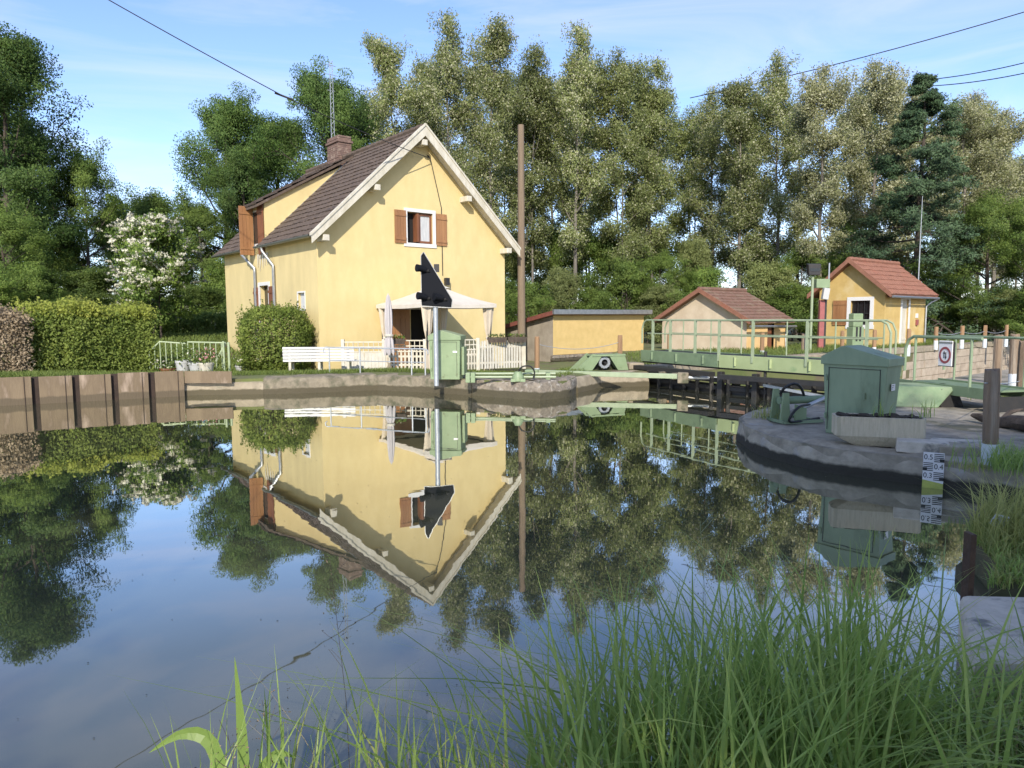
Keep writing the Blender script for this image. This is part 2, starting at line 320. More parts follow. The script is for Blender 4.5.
def tree(name, label, cat, seed, H, R_, base, nl, nsub, per, leaf, clump, mat, bark, trunk_r, up=(.2, .9), prof='round', bloom=0, bloom_mat='blossom', wob=.03, stems=1, aspect=.5, group=None, bloom_size=.9):
    g = np.random.default_rng(seed); t = thing(name, label, cat, group=group)
    mb = MB(); tips = []
    for st in range(stems):
        off = np.array([0, 0, 0.]) if stems == 1 else np.append(g.normal(size=2) * R_ * .22, 0)
        lean = g.normal(size=2) * wob * H * (1 if stems == 1 else 2.5)
        k = 7; tp = []
        for i in range(k):
            f = i / (k - 1); tp.append(off + np.array([lean[0] * f * f + g.normal() * wob * H * .18 * (i > 0), lean[1] * f * f + g.normal() * wob * H * .18 * (i > 0), H * .93 * f]))
        tp = np.array(tp); r0 = trunk_r if stems == 1 else trunk_r * .6
        mb.tube([tuple(p) for p in tp], [r0 * (1.35 if i == 0 else 1) * (1 - .86 * i / (k - 1)) for i in range(k)], 7)
        def on(h):
            f = min(h / (H * .93), 1) * (k - 1); i = min(int(f), k - 2); return tp[i] * (1 - (f - i)) + tp[i + 1] * (f - i)
        for i in range(nl):
            f = (i + .5) / nl; h = base + (H * .95 - base) * f ** .9
            if prof == 'round': pr = math.sin(math.pi * (.16 + .80 * f)) ** .7
            elif prof == 'tall': pr = .46 + .58 * math.sin(math.pi * (f * .80 + .08)) * g.uniform(.3, 1.4)
            elif prof == 'cone': pr = (1 - f) ** .85 + .05
            else: pr = math.sin(math.pi * (.3 + .66 * f)) ** .6
            az = i * 2.39996 + g.normal() * .5; L = R_ * pr * g.uniform(.7, 1.18)
            e = up[0] + (up[1] - up[0]) * f + g.normal() * .13
            p0 = on(h); d = np.array([math.cos(az) * math.cos(e), math.sin(az) * math.cos(e), math.sin(e)])
            pts = [p0]; dd = d.copy()
            for q in range(3):
                dd = unit(dd + np.array([0, 0, .10 if prof != 'cone' else -.06]) + g.normal(size=3) * .13); pts.append(pts[-1] + dd * L / 3)
            rb = max(r0 * (1 - f) * .5, .02)
            mb.tube([tuple(p) for p in pts], [rb, rb * .7, rb * .45, rb * .2], 5)
            for q in range(nsub):
                s = g.uniform(.3, 1); j = min(int(s * 3), 2); pp = pts[j] * (1 - (s * 3 - j)) + pts[j + 1] * (s * 3 - j)
                sdv = unit(dd + g.normal(size=3) * .8 + np.array([0, 0, .15])); ln = L * g.uniform(.18, .42) + .2
                q1 = pp + sdv * ln
                if q % 2 == 0: mb.tube([tuple(pp), tuple(pp + sdv * ln * .5 + g.normal(size=3) * .03), tuple(q1)], [rb * .35, rb * .25, rb * .1], 4, False)
                tips += [(q1, f), (pp + sdv * ln * .45, f)]
        tips += [(tp[-1] + g.normal(size=3) * (np.array([.16, .16, .03]) * R_ if prof == 'tall' else .25), 1.) for _ in range(9 if prof == 'tall' else 4)]
    mb.build('trunk', bark, t, smooth=True)
    P = []; T = []; S = []
    for p, f in tips:
        m = int(per * g.uniform(.5, 1.5)); tn = g.uniform(.1, .8)
        q = g.normal(size=(m, 3)); q = q / np.linalg.norm(q, axis=1, keepdims=True) * (g.uniform(0, 1, (m, 1)) ** (.42 if prof != 'tall' else .62)) * (1.55 if prof != 'tall' else 1.9) * clump * (1 - .55 * f if prof == 'cone' else 1) * np.array([1, 1, .62 if prof != 'tall' else .85]) * g.uniform(.7, 1.25) + p
        ow = (q - p) / (clump * np.array([1, 1, .62])); cw = np.array([p[0], p[1], 0]) / (R_ * .6); S.append(ow * .55 + cw + np.array([0, 0, .45 + (.6 if f > .85 else 0)]))
        P.append(q); T.append(np.clip(tn + g.normal(size=m) * .2, 0, 1))
    P = np.concatenate(P); T = np.concatenate(T); S = np.concatenate(S); ok = P[:, 2] > .15; P = P[ok]; T = T[ok]; S = S[ok]
    t['h'] = float(np.percentile(P[:, 2], 99.6))
    leaves('crown', P, leaf, mat, t, g, aspect, .5, T, soft=S)
    if bloom:
        n = int(len(P) * bloom); ii = g.choice(len(P), n, replace=False); w8 = P[ii]; cc = w8 + g.normal(size=w8.shape) * .12
        leaves('blossom', cc, leaf * bloom_size, bloom_mat, t, g, .7, .3, soft=S[ii])
    t['r'] = R_
    return t
def put(t, px, top, d, wide=None, zg=None, rot=None, label=None, first=False, group=None, depth_wide=None):
    """stand a tree of the given kind at distance d so that it is as tall and wide as the one in the photo"""
    x = dp(px, 330, d).x; z = zland(x, d) if zg is None else zg
    hz = dp(px, top, d).z - z; s = hz / t['h']; sx = s if wide is None else (wide * d / F / 2) / t['r']
    loc = (x, d, z - .05); rot = random.uniform(0, 6.28) if rot is None else rot
    if first:
        t.location = loc; t.rotation_euler.z = rot; t.scale = (sx, sx, s)
        if label: t['label'] = label
        if group: t['group'] = group
        return t
    return dup(t, loc, rot, label, (sx, sx, s), group)
def strands(roots, h, lean, width, rng, seg=5, droop=.5):
    """curved grass blades: returns quad vertices and one random tone per blade"""
    n = len(roots); az = rng.uniform(0, 2 * np.pi, n); dirv = np.stack([np.cos(az), np.sin(az)], 1)
    side = np.stack([-dirv[:, 1], dirv[:, 0]], 1); side = side * np.cos(.6) + dirv * np.sin(rng.uniform(-.8, .8, n))[:, None]
    out = []; tn = rng.uniform(0, 1, n); pr = None
    kink = rng.uniform(.6, 1.4, n)
    for i in range(seg + 1):
        s = i / seg; hor = lean * (s ** 2) * (1 + droop * s * kink); ver = h * (s - droop * .45 * kink * s ** 3 * (lean / (h + 1e-6)))
        c = np.concatenate([roots[:, :2] + dirv * hor[:, None], (roots[:, 2] + ver)[:, None]], 1)
        wd = width * (1 - s ** 2.2) * (.55 + .45 * min(1, s * 4)) + .0004
        l_ = c.copy(); r_ = c.copy(); l_[:, :2] -= side * wd[:, None] / 2; r_[:, :2] += side * wd[:, None] / 2
        if pr is not None: out.append(np.stack([pr[0], pr[1], r_, l_], 1))
        pr = (l_, r_)
    v = np.stack(out, 1).reshape(-1, 3)
    t = np.repeat(tn, seg) * .75 + np.tile(np.linspace(0, .25, seg), n)
    return v, t

# ------------------------------------------------------------------ ground, water, quays
U = Vector((.776, .631, 0)); V = Vector((-.631, .776, 0)); ROT = math.atan2(.631, .776)
FRONT = [(-400, -180), (-60, -13.5), (-25, 6.6), (-10.67, 14.8), (-7.53, 16.6), (-6.18, 16.76), (-5.06, 16.95), (-3.37, 17.6), (-1.97, 17.0), (-.45, 16.0), (.6, 15.25), (1.25, 15.9), (1.56, 17.0), (2.23, 18.0), (3.50, 18.35), (3.64, 19.25), (10, 24.42), (15.2, 28.65), (25, 36.8), (60, 65.2), (400, 341)]
FX = np.array([p[0] for p in FRONT]); FY = np.array([p[1] for p in FRONT])
OFF = np.array([0, .7, 1.6, 3.5, 6, 10, 15, 22, 40, 120, 3000.])
def zs(x):
    left = np.clip((-8.5 - x) / 3, 0, 1); lock = np.clip((x - 3.4) / .8, 0, 1)
    mid = np.array([.37, .39, .36, .22, .07, .03, .03, .05, .10, .3, 2.])
    lf = np.array([.56, .56, .50, .42, .42, .58, .85, 1.1, 1.2, 1.3, 2.])
    lk = np.array([.42, .43, .43, .42, .38, .33, .25, .22, .2, .3, 2.])
    z = mid * (1 - left) + lf * left
    return z * (1 - lock) + lk * lock
def zland(x, y):
    off = y - np.interp(x, FX, FY); return float(np.interp(off, OFF, zs(x)))
xs = sorted(set(list(FX) + list(np.arange(-24, 30, .75))))
OFFF = [0, .3, .7, 1.1, 1.6, 2.5, 3.5, 4.7, 6, 8, 10, 12.5, 15, 18, 22, 30, 40, 70, 120, 400, 3000]
mb = MB(); gz = np.random.default_rng(3)
for x in xs:
    for o in OFFF:
        y = np.interp(x, FX, FY) + o; mb.v.append((x, y, zland(x, y) + (gz.uniform(-.02, .02) if .2 < o < 30 else 0)))
k = len(OFFF)
for i in range(len(xs) - 1):
    for j in range(k - 1):
        a = i * k + j; mb.f.append((a, a + k, a + k + 1, a + 1))
# a hem down into the water all along the edge
n0 = len(mb.v)
for x in xs: mb.v.append((x, np.interp(x, FX, FY) + .004, -2.2))
for i in range(len(xs) - 1): mb.f.append((n0 + i, n0 + i + 1, (i + 1) * k, i * k))
mb.build('ground', 'lawn', smooth=True, kind='structure')

def water_mat(name):
    m = bpy.data.materials.new(name); m.use_nodes = True; n = m.node_tree.nodes; l = m.node_tree.links
    n.remove(n['Principled BSDF'])
    d = n.new('ShaderNodeBsdfDiffuse'); d.inputs['Color'].default_value = (.075, .078, .050, 1)
    gl = n.new('ShaderNodeBsdfGlossy'); gl.inputs['Roughness'].default_value = .014; gl.inputs['Color'].default_value = (.93, .93, .88, 1)
    lw = n.new('ShaderNodeLayerWeight'); lw.inputs['Blend'].default_value = .5
    r = n.new('ShaderNodeValToRGB'); e = r.color_ramp.elements
    e[0].position = 0; e[0].color = (.03,) * 3 + (1,); e[1].position = 1; e[1].color = (.97,) * 3 + (1,)
    for p, v in ((.40, .12), (.60, .30), (.75, .66), (.88, .84)):
        q = r.color_ramp.elements.new(p); q.color = (v, v, v, 1)
    mxs = n.new('ShaderNodeMixShader'); t = n.new('ShaderNodeTexCoord')
    mpn = n.new('ShaderNodeMapping'); mpn.inputs['Scale'].default_value = (1, .8, 1)
    z = n.new('ShaderNodeTexNoise'); z.inputs['Scale'].default_value = 1.6; z.inputs['Detail'].default_value = 3; z.inputs['Roughness'].default_value = .5
    b = n.new('ShaderNodeBump'); b.inputs['Strength'].default_value = .04; b.inputs['Distance'].default_value = .03
    for x, y in ((t.outputs['Object'], mpn.inputs['Vector']), (mpn.outputs['Vector'], z.inputs['Vector']), (z.outputs['Fac'], b.inputs['Height']), (b.outputs['Normal'], gl.inputs['Normal']),
                 (lw.outputs['Facing'], r.inputs['Fac']), (r.outputs['Color'], mxs.inputs[0]), (d.outputs[0], mxs.inputs[1]), (gl.outputs[0], mxs.inputs[2]), (mxs.outputs[0], n['Material Output'].inputs['Surface'])):
        l.new(x, y)
    MATS[name] = m
water_mat('water_surface')
GA = Vector((3.60, 19.2, 0)); GM = Vector((4.93, 16.61, 0)); GB = Vector((6.86, 14.15, 0))     # mitred lock gates: far hinge, mitre, near hinge
mb = MB(); mb.add([(-60, -20, 0), (60, -20, 0), (60, 8, 0), (9, 14, 0), GB, GM, GA, (3.9, 20, 0), (-2, 26, 0), (-60, 26, 0)], [tuple(range(10))])
mb.build('water', 'water_surface', kind='structure')
mb = MB(); a = GA + U * .2 - V * 7; b = GA + U * .2 + V * 1.; mb.add([(a.x, a.y, -1.5), ((a + U * 70).x, (a + U * 70).y, -1.5), ((b + U * 70).x, (b + U * 70).y, -1.5), (b.x, b.y, -1.5)], [(0, 1, 2, 3)])
mb.build('lock_water', 'water_surface', kind='structure')

# near lock platform (dark paving) and its rounded stone edge
PE = [(9.0, 4.9), (6.3, 5.95), (5.0, 6.75), (4.42, 7.40), (3.62, 8.05), (3.27, 8.85), (3.22, 9.7), (3.38, 10.5), (3.75, 11.15), (4.75, 12.25), (6.9, 14.12)]
NB = Vector((6.9, 14.12, 0))
poly = PE + [tuple((NB + U * t)[:2]) for t in (3, 12, 60)] + [(60, 5)]
mb = MB(); mb.prism(poly, -2, .285); mb.build('pavement', 'platform', kind='structure')
lip = thing('quay_edge', 'rounded worn stone edge of the platform that carries the dark green cabinet', 'quay edge')
mb = MB(); gz = random.Random(5)
path = []
for i in range(len(PE) - 1):
    p, q = Vector((*PE[i], 0)), Vector((*PE[i + 1], 0)); m = max(2, int((q - p).length / .22))
    path += [p.lerp(q, j / m) for j in range(m)]
path.append(Vector((*PE[-1], 0)))
path = [path[0]] + [(path[i - 1] + path[i] * 2 + path[i + 1]) / 4 for i in range(1, len(path) - 1)] + [path[-1]]
prof = [(-.03, -1.2), (-.04, .06), (-.035, .17), (.0, .255), (.07, .305), (.20, .322), (.34, .315), (.42, .28)]
for i, p in enumerate(path):
    d = (path[min(i + 1, len(path) - 1)] - path[max(i - 1, 0)]).normalized(); nrm = Vector((d.y, -d.x, 0))
    if nrm.dot(Vector((9, 11, 0)) - p) < 0: nrm = -nrm
    jt = .035 if i % 4 == 0 else 0; bl = .02 * math.sin(i // 4 * 2.7)
    for o, z in prof: mb.v.append(tuple(p + nrm * (o + jt + bl * (z > .1) + gz.uniform(-.018, .018)) + Vector((0, 0, z - jt * .8 * (z > .1) + (gz.uniform(-.016, .016) if z > .1 else 0)))))
k = len(prof)
for i in range(len(path) - 1):
    for j in range(k - 1):
        a = i * k + j; mb.f.append((a, a + 1, a + k + 1, a + k))
mb.build('edge_stone', 'lip_stone', lip, smooth=True)

# far quay of pale concrete with rubble patches
def edge_wall(name, label, pts, zt, width, mat, seed, jit=.02, cat='quay wall', step=.25):
    g = random.Random(seed); path = []
    for i in range(len(pts) - 1):
        p, q = Vector((*pts[i], 0)), Vector((*pts[i + 1], 0)); m = max(1, int((q - p).length / step)); path += [p.lerp(q, j / m) for j in range(m)]
    path.append(Vector((*pts[-1], 0))); mb = MB()
    pf = [(-.06, -1.5), (-.06, .08), (-.05, zt * .6), (-.035, zt - .03), (.02, zt + .01), (width * .5, zt + .02), (width, zt + .012)]
    for i, p in enumerate(path):
        d = (path[min(i + 1, len(path) - 1)] - path[max(i - 1, 0)]).normalized(); nrm = Vector((-d.y, d.x, 0))
        for o, z in pf: mb.v.append(tuple(p + nrm * (o + g.uniform(-jit, jit)) + Vector((0, 0, z + (g.uniform(-jit, jit) * .7 if z > .1 else 0)))))
    k = len(pf)
    for i in range(len(path) - 1):
        for j in range(k - 1):
            a = i * k + j; mb.f.append((a, a + k, a + k + 1, a + 1))
    for e in (0, len(path) - 1): mb.f.append(tuple(e * k + j for j in range(k)))
    o = mb.build(name, mat, smooth=True); tag(o, label, cat); return o
edge_wall('quay_wall', 'low pale concrete quay wall right of the rusty sheet piles', [(-7.95, 16.36), (-7.5, 16.62), (-6.18, 16.76), (-5.9, 16.8)], .30, .5, 'concrete_pale', 11)
edge_wall('quay_wall', 'crumbling concrete quay wall in front of the white bench', [(-5.9, 16.8), (-5.06, 16.95), (-3.37, 17.6)], .37, .8, 'concrete', 12)
edge_wall('quay_wall', 'concrete quay wall carrying the light green cabinet and signal post', [(-3.37, 17.6), (-1.97, 17.0), (-.9, 16.3)], .37, .9, 'concrete', 13)
edge_wall('quay_wall', 'rough rubble end of the far quay under the green pipe', [(-.9, 16.3), (-.45, 16.0), (.6, 15.25), (1.25, 15.9), (1.5, 16.8)], .38, .7, 'rubble', 14, .045, step=.16)
edge_wall('quay_wall', 'pale stone quay wall below the green gate winch', [(1.5, 16.8), (2.23, 18.0), (3.50, 18.35), (3.66, 19.2)], .36, .6, 'concrete_pale', 15)
# masonry wall of the lock chamber: courses of cut stone
lw_ = thing('lock_wall', 'sunlit beige stone block wall of the lock chamber below the small hut', 'stone wall')
g = random.Random(9); mb = MB(); cop = MB()
p0 = GA + V * .05; L = 34.0; zc = [-1.9, -1.55, -1.2, -.85, -.5, -.15, .2]
for r_ in range(len(zc) - 1):
    t = -g.uniform(0, .5)
    while t < L:
        ln = g.uniform(.55, 1.15); a = p0 + U * max(t, 0) ; b = p0 + U * (t + ln - .018); o_ = g.uniform(-.012, .012) - .02
        n_ = -V * (.0 - o_)
        mb.add([(*(a + n_)[:2], zc[r_]), (*(b + n_)[:2], zc[r_]), (*(b + n_)[:2], zc[r_ + 1] - .018), (*(a + n_)[:2], zc[r_ + 1] - .018),
                (*(a + V * .3)[:2], zc[r_]), (*(b + V * .3)[:2], zc[r_]), (*(b + V * .3)[:2], zc[r_ + 1] - .018), (*(a + V * .3)[:2], zc[r_ + 1] - .018)],
               [(0, 1, 2, 3), (0, 4, 5, 1), (3, 2, 6, 7), (0, 3, 7, 4), (1, 5, 6, 2)])
        t += ln
t = 0
while t < L:
    ln = g.uniform(.9, 1.5); a = p0 + U * (t + .01) - V * .05; b = p0 + U * (t + ln); m = (a + b) / 2 + V * .28
    cop.box((m.x, m.y, .32), ((b - a).length, .62, .23), Matrix.Rotation(ROT, 3, 'Z')); t += ln
mb.build('stone_course', 'masonry', lw_); cop.build('coping', 'concrete_pale', lw_, bevel=.025)
# near chamber wall (seen from other sides)
nw_ = MB(); a = NB + U * 0; nw_.bar((a.x, a.y, -.9), ((a + U * 40).x, (a + U * 40).y, -.9), .06, 2.3)
tag(nw_.build('lock_wall', 'masonry'), 'stone wall of the lock chamber under the dark paved platform', 'stone wall')

# rusty sheet piles
sp = thing('sheet_pile_wall', 'rusty brown steel sheet pile wall holding the bank before the hedge', 'retaining wall')
pa, pb = Vector((-24.0, 7.17, 0)), Vector((-7.48, 16.62, 0)); dv = (pb - pa); Ls = dv.length; dv.normalize(); nv = Vector((dv.y, -dv.x, 0))
t = Ls - .22; i = 0
def sheet(t0, t1, o, zt, mat, nm):
    a, b = pa + dv * t0 + nv * o, pa + dv * t1 + nv * o; m = (a + b) / 2
    mb = MB(); mb.box((m.x, m.y, (zt - 1.5) / 2), (t1 - t0, .03, zt + 1.5), Matrix.Rotation(math.atan2(dv.y, dv.x), 3, 'Z')); return mb.build(nm, mat, sp)
g = random.Random(2)
while t > 0:
    sheet(t - .60, t, .13, .585 + g.uniform(-.008, .008), 'rust_sheet', 'pile_panel')
    sheet(t - .60 - .135, t - .60, .045, .575, 'pile_dark', 'pile_groove')
    sheet(t - .13, t - .118, .142, .583, 'pile_dark', 'pile_seam')
    t -= .735; i += 1
mb = MB(); a = pa + dv * (Ls - .2) + nv * .1; b = a + Vector((1.05, .12, 0)); mb.bar((a.x, a.y, .44), (b.x, b.y, .42), .04, .28); mb.build('end_panel', 'rust_sheet', sp)

# near bank under the photographer
NBK = [(-40, -2), (-5, 1.5), (-1.5, 1.95), (-.4, 2.15), (.5, 2.45), (1.4, 2.75), (2.02, 3.02), (2.45, 3.72), (2.86, 4.15), (3.05, 4.75), (3.5, 5.15), (4.6, 5.2), (7, 4.2), (40, -4), (40, -30), (-40, -30)]
mb = MB(); mb.prism(NBK, -1.5, .08); mb.build('bank', 'earth', kind='structure')
mb = MB(); m0 = [(2.62, 3.80), (2.93, 4.18), (3.12, 4.75), (3.5, 5.08), (4.6, 5.12), (7, 4.1), (7, 3.3), (3.4, 3.72)]
mb.prism(m0, .05, .30); mb.build('bank', 'earth', kind='structure', bevel=.05)

# ------------------------------------------------------------------ buildings
def wall_poly(mb, frame, xs_, top, holes, z0=0., thick=0):
    """a wall as a sheet with real openings; frame(s, z) gives the point"""
    cut = sorted(set(list(xs_) + [h[0] for h in holes] + [h[1] for h in holes]))
    for a, b in zip(cut[:-1], cut[1:]):
        hs = sorted([h for h in holes if h[0] <= a + 1e-6 and h[1] >= b - 1e-6], key=lambda h: h[2]); z = z0
        for h in hs:
            if h[2] > z + 1e-6: mb.add([frame(a, z), frame(b, z), frame(b, h[2]), frame(a, h[2])], [(0, 1, 2, 3)])
            z = h[3]
        mb.add([frame(a, z), frame(b, z), frame(b, top(b)), frame(a, top(a))], [(0, 1, 2, 3)])
def reveal(mb, frame3, h, depth):
    a, b, z0, z1 = h; c = [(a, z0), (b, z0), (b, z1), (a, z1)]
    for i in range(4):
        p, q = c[i], c[(i + 1) % 4]; mb.add([frame3(*p, 0), frame3(*q, 0), frame3(*q, depth), frame3(*p, depth)], [(0, 1, 2, 3)])
def surround(mb, frame3, h, wd, out, sides='lrtb'):
    a, b, z0, z1 = h
    def bx(x0, x1, y0, y1):
        P = [frame3(x, z, o) for o in (.02, -out) for x, z in ((x0, y0), (x1, y0), (x1, y1), (x0, y1))]
        mb.add(P, [(0, 1, 2, 3), (4, 5, 6, 7), (0, 1, 5, 4), (1, 2, 6, 5), (2, 3, 7, 6), (3, 0, 4, 7)])
    if 'l' in sides: bx(a - wd, a, z0, z1)
    if 'r' in sides: bx(b, b + wd, z0, z1)
    if 't' in sides: bx(a - wd, b + wd, z1, z1 + wd)
    if 'b' in sides: bx(a - wd * 1.2, b + wd * 1.2, z0 - wd * 1.1, z0)
def shutter(mb, f, w_, h_, along, normal, th=.035):
    """planked leaf: hinge foot f, planks along, thickness towards normal"""
    f = Vector(f); along = Vector(along); normal = Vector(normal); k = 4; pw = w_ / k
    for i in range(k):
        a = f + along * (i * pw + .003); b = f + along * ((i + 1) * pw - .003)
        mb.plate([a, b, b + Vector((0, 0, h_)), a + Vector((0, 0, h_))], normal * th)
    for z in (.14, .86):
        a = f + normal * th + along * .01 + Vector((0, 0, h_ * z - .045)); b = a + along * (w_ - .02); mb.plate([a, b, b + Vector((0, 0, .09)), a + Vector((0, 0, .09))], normal * .022)
def tiles(mb, o, ax, ay, la, ly, course, tile, amp, th=.035):
    """overlapping tile courses on a roof plane: o eave corner, ax along the eave, ay up the slope"""
    o, ax, ay = Vector(o), Vector(ax).normalized(), Vector(ay).normalized(); nn = ax.cross(ay)
    if nn.z < 0: nn = -nn
    nx = max(2, int(la / tile) * 4); ny = max(1, round(ly / course)); c = ly / ny; g = random.Random(int(la * 1000))
    for j in range(ny):
        b = len(mb.v); js = [g.uniform(-.012, .012) for _ in range(nx // 4 + 2)]
        for k, (v_, h_) in enumerate(((j * c - .03, -.004), (j * c - .03, th), ((j + 1) * c, .006))):
            for i in range(nx + 1):
                u_ = la * i / nx; ph = u_ / tile + .5 * (j % 2) * (amp < .02); hh = h_ + (amp * (abs(math.sin(math.pi * ph))) if k else 0) + js[int(ph) % len(js)] * .5 * (k > 0)
                mb.v.append(tuple(o + ax * u_ + ay * (v_ + (js[int(ph) % len(js)] if k < 2 else 0)) + nn * hh))
        n1 = nx + 1
        for k in range(2):
            for i in range(nx): mb.f.append((b + k * n1 + i, b + k * n1 + i + 1, b + (k + 1) * n1 + i + 1, b + (k + 1) * n1 + i))

# --- the lock keeper's house; local x runs along the gable, y back along the ridge
HO = Vector((-5.81, 21.47, 0))
house = thing('house', 'yellow rendered gabled house with dark brown tiled roof and white bargeboards', 'house', HO, ROT)
W, LH, ZE, ZR, XE = 7.17, 8.6, 4.24, 7.86, -.28
sl_ = (ZR - ZE) / (W / 2 - XE)
roof_z = lambda x: ZE + (min(x, W - x) - XE) * sl_
top_g = lambda x: roof_z(x) - .10
Gf = lambda s, z: (s, 0, z); Gf3 = lambda s, z, o: (s, o, z)
UW = (3.12, 4.10, 4.22, 5.22); DOOR = (3.2, 4.15, .05, 2.12)
mb = MB(); wall_poly(mb, Gf, [0, W / 2, W], top_g, [UW, DOOR], -.3)
wall_poly(mb, lambda s, z: (W, s, z), [0, LH], lambda x: top_g(0), [], -.3)
wall_poly(mb, lambda s, z: (s, LH, z), [0, W / 2, W], top_g, [], -.3)
for h in (UW, DOOR): reveal(mb, Gf3, h, .25)
mb.build('wall', 'yellow_render', house)
SW = (4.0, 4.85, 1.62, 2.92); SS = (.98, 1.50, 2.08, 2.58)
Sf = lambda s, z: (0, s, z); Sf3 = lambda s, z, o: (o, s, z)
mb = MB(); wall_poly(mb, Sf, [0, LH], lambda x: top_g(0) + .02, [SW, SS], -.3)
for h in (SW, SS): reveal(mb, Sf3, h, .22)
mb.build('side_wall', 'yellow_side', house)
# floor slab so no light leaks in
MB().b2((.02, .02, -.2), (W - .02, LH - .02, .0)).build('floor', 'dark_inside', house)
# roof: tiles on both slopes, boards beneath
VO = .42
rl = MB(); Lr = LH + VO + .35
slope_len = math.hypot(W / 2 - XE, ZR - ZE); ay = Vector((W / 2 - XE, 0, ZR - ZE))
D0, D1 = 4.16, 5.75                       # the dormer takes this stretch of the left slope
tiles(rl, (XE, -VO, ZE), (0, 1, 0), ay, D0 + VO, slope_len, .30, .24, .012)
tiles(rl, (XE, D1, ZE), (0, 1, 0), ay, LH + .35 - D1, slope_len, .30, .24, .012)
tiles(rl, (W - XE, -VO, ZE), (0, 1, 0), (-(W / 2 - XE), 0, ZR - ZE), Lr, slope_len, .30, .24, .012)
roof = rl.build('roof', 'roof_tile_dark', house)
mb = MB()
nn = Vector((-sl_, 0, 1)).normalized()
for sgn in (1, -1):
    X = (lambda x: x) if sgn == 1 else (lambda x: W - x)
    for y0, y1 in (((-VO, D0), (D1, LH + .35)) if sgn == 1 else ((-VO, LH + .35),)):
        P = [(X(XE + .02), y0, ZE - .015), (X(W / 2), y0, ZR - .015), (X(W / 2), y1, ZR - .015), (X(XE + .02), y1, ZE - .015)]
        mb.plate(P, (0, 0, -.07))
mb.build('eaves_board', 'old_white', roof)
mb = MB()
for i in range(int(Lr / .38)):
    y = -VO + .19 + i * .38; mb.tube([(W / 2, y - .2, ZR + .015), (W / 2, y + .2, ZR + .03)], [.10, .115], 8)
mb.build('ridge_tile', 'roof_tile_dark', roof, smooth=True)
for sgn in (1, -1):                       # white bargeboards
    X = (lambda x: x) if sgn == 1 else (lambda x: W - x)
    mb = MB(); c = .24
    mb.plate([(X(XE - .06), -VO - .05, ZE - .28), (X(XE - .06), -VO - .05, ZE - .02), (X(W / 2), -VO - .05, ZR + .07), (X(W / 2), -VO - .05, ZR - .27)], (0, .05, 0))
    mb.plate([(X(XE - .08), -VO - .08, ZE - .06), (X(XE - .08), -VO - .08, ZE + .02), (X(W / 2), -VO - .08, ZR + .12), (X(W / 2), -VO - .08, ZR + .04)], (0, .16, 0))
    mb.build('bargeboard', 'old_white', house)
for x, z in ((.12, 4.22), (W - .12, 4.22), (1.85, 5.86), (W - 1.85, 5.86), (W / 2, 7.46)):   # purlin ends
    MB().b2((x - .10, -VO - .02, z - .16), (x + .10, .02, z + .02)).build('purlin_end', 'old_white', house, bevel=.015)
# dormer
DZ = 5.74
dm = MB(); cx = lambda z: (z - ZE) / sl_ + XE
for y in (D0, D1):
    dm.add([(0, y, roof_z(0) - .02), (0, y, DZ), (3.02, y, roof_z(3.02) + .02)], [(0, 1, 2)])
dm.add([(0, D0, 4.0), (0, D1, 4.0), (0, D1, DZ), (0, D0, DZ)], [(0, 1, 2, 3)])
dormer = dm.build('dormer', 'yellow_render', house)
mb = MB(); dy = Vector((3.30 + .30, 0, roof_z(3.3) - DZ + .22)); a0 = Vector((-.30, D0 - .14, DZ - .09))
tiles(mb, a0, (0, 1, 0), dy, D1 - D0 + .28, dy.length, .30, .24, .012)
mb.plate([a0 + Vector((0, 0, -.02)), a0 + dy + Vector((0, 0, -.02)), a0 + dy + Vector((0, D1 - D0 + .28, -.02)), a0 + Vector((0, D1 - D0 + .28, -.02))], (0, 0, -.09))
mb.build('dormer_roof', 'roof_tile_dark', dormer)
mb = MB(); mb.b2((-.02, D0 + .48, 4.3), (.03, D1 - .5, 5.55)); mb.build('window', 'white_frame', dormer)
mb = MB(); mb.b2((-.035, D0 + .56, 4.4), (-.025, D1 - .58, 5.48)); mb.build('window_pane', 'dark_window', dormer)
mb = MB(); shutter(mb, (-.03, D0 + .03, 4.0), .50, 1.68, (0, 1, 0), (-1, 0, 0)); s_ = mb.build('shutter', 'brown_wood', dormer); s_['label'] = 'darker wooden shutter folded flat against the wall'  # shading of the angled shutter painted as a darker wood than its pair
mb = MB(); shutter(mb, (-.05, D0 + 1.0, 4.0), .50, 1.68, (-1, -.05, 0), (0, -1, 0)); s_ = mb.build('shutter', 'orange_wood', dormer); s_['label'] = 'bright orange shutter swung straight out'
# zinc flashing at the cheek and the gutters
MB().bar((XE + .05, D0 - .03, ZE + .05), (3.05, D0 - .03, roof_z(3.05) + .06), .07, .03).build('flashing', 'zinc', dormer)
for y0, y1 in ((-VO + .1, D0 + .15), (D1 - .1, LH + .35)):
    mb = MB(); r = .07; o = len(mb.v)
    for y in (y0, y1):
        for j in range(9): t = math.pi * j / 8; mb.v.append((XE - .05 - r * math.cos(t), y, ZE - .02 - r * math.sin(t)))
    for j in range(8): mb.f.append((j, j + 1, 10 + j, 9 + j))
    mb.build('gutter', 'zinc', house, smooth=True)
for y in (3.35, 5.12):
    zt = ZE - .08; mb = MB(); yy = y + (.32 if y < 4 else .55)
    mb.tube([(XE - .05, yy, zt), (XE - .03, yy, zt - .12), (-.07, y, zt - .62), (-.07, y, zt - .8), (-.07, y, -.2)], .05, 8); mb.build('downpipe', 'zinc', house, smooth=True)
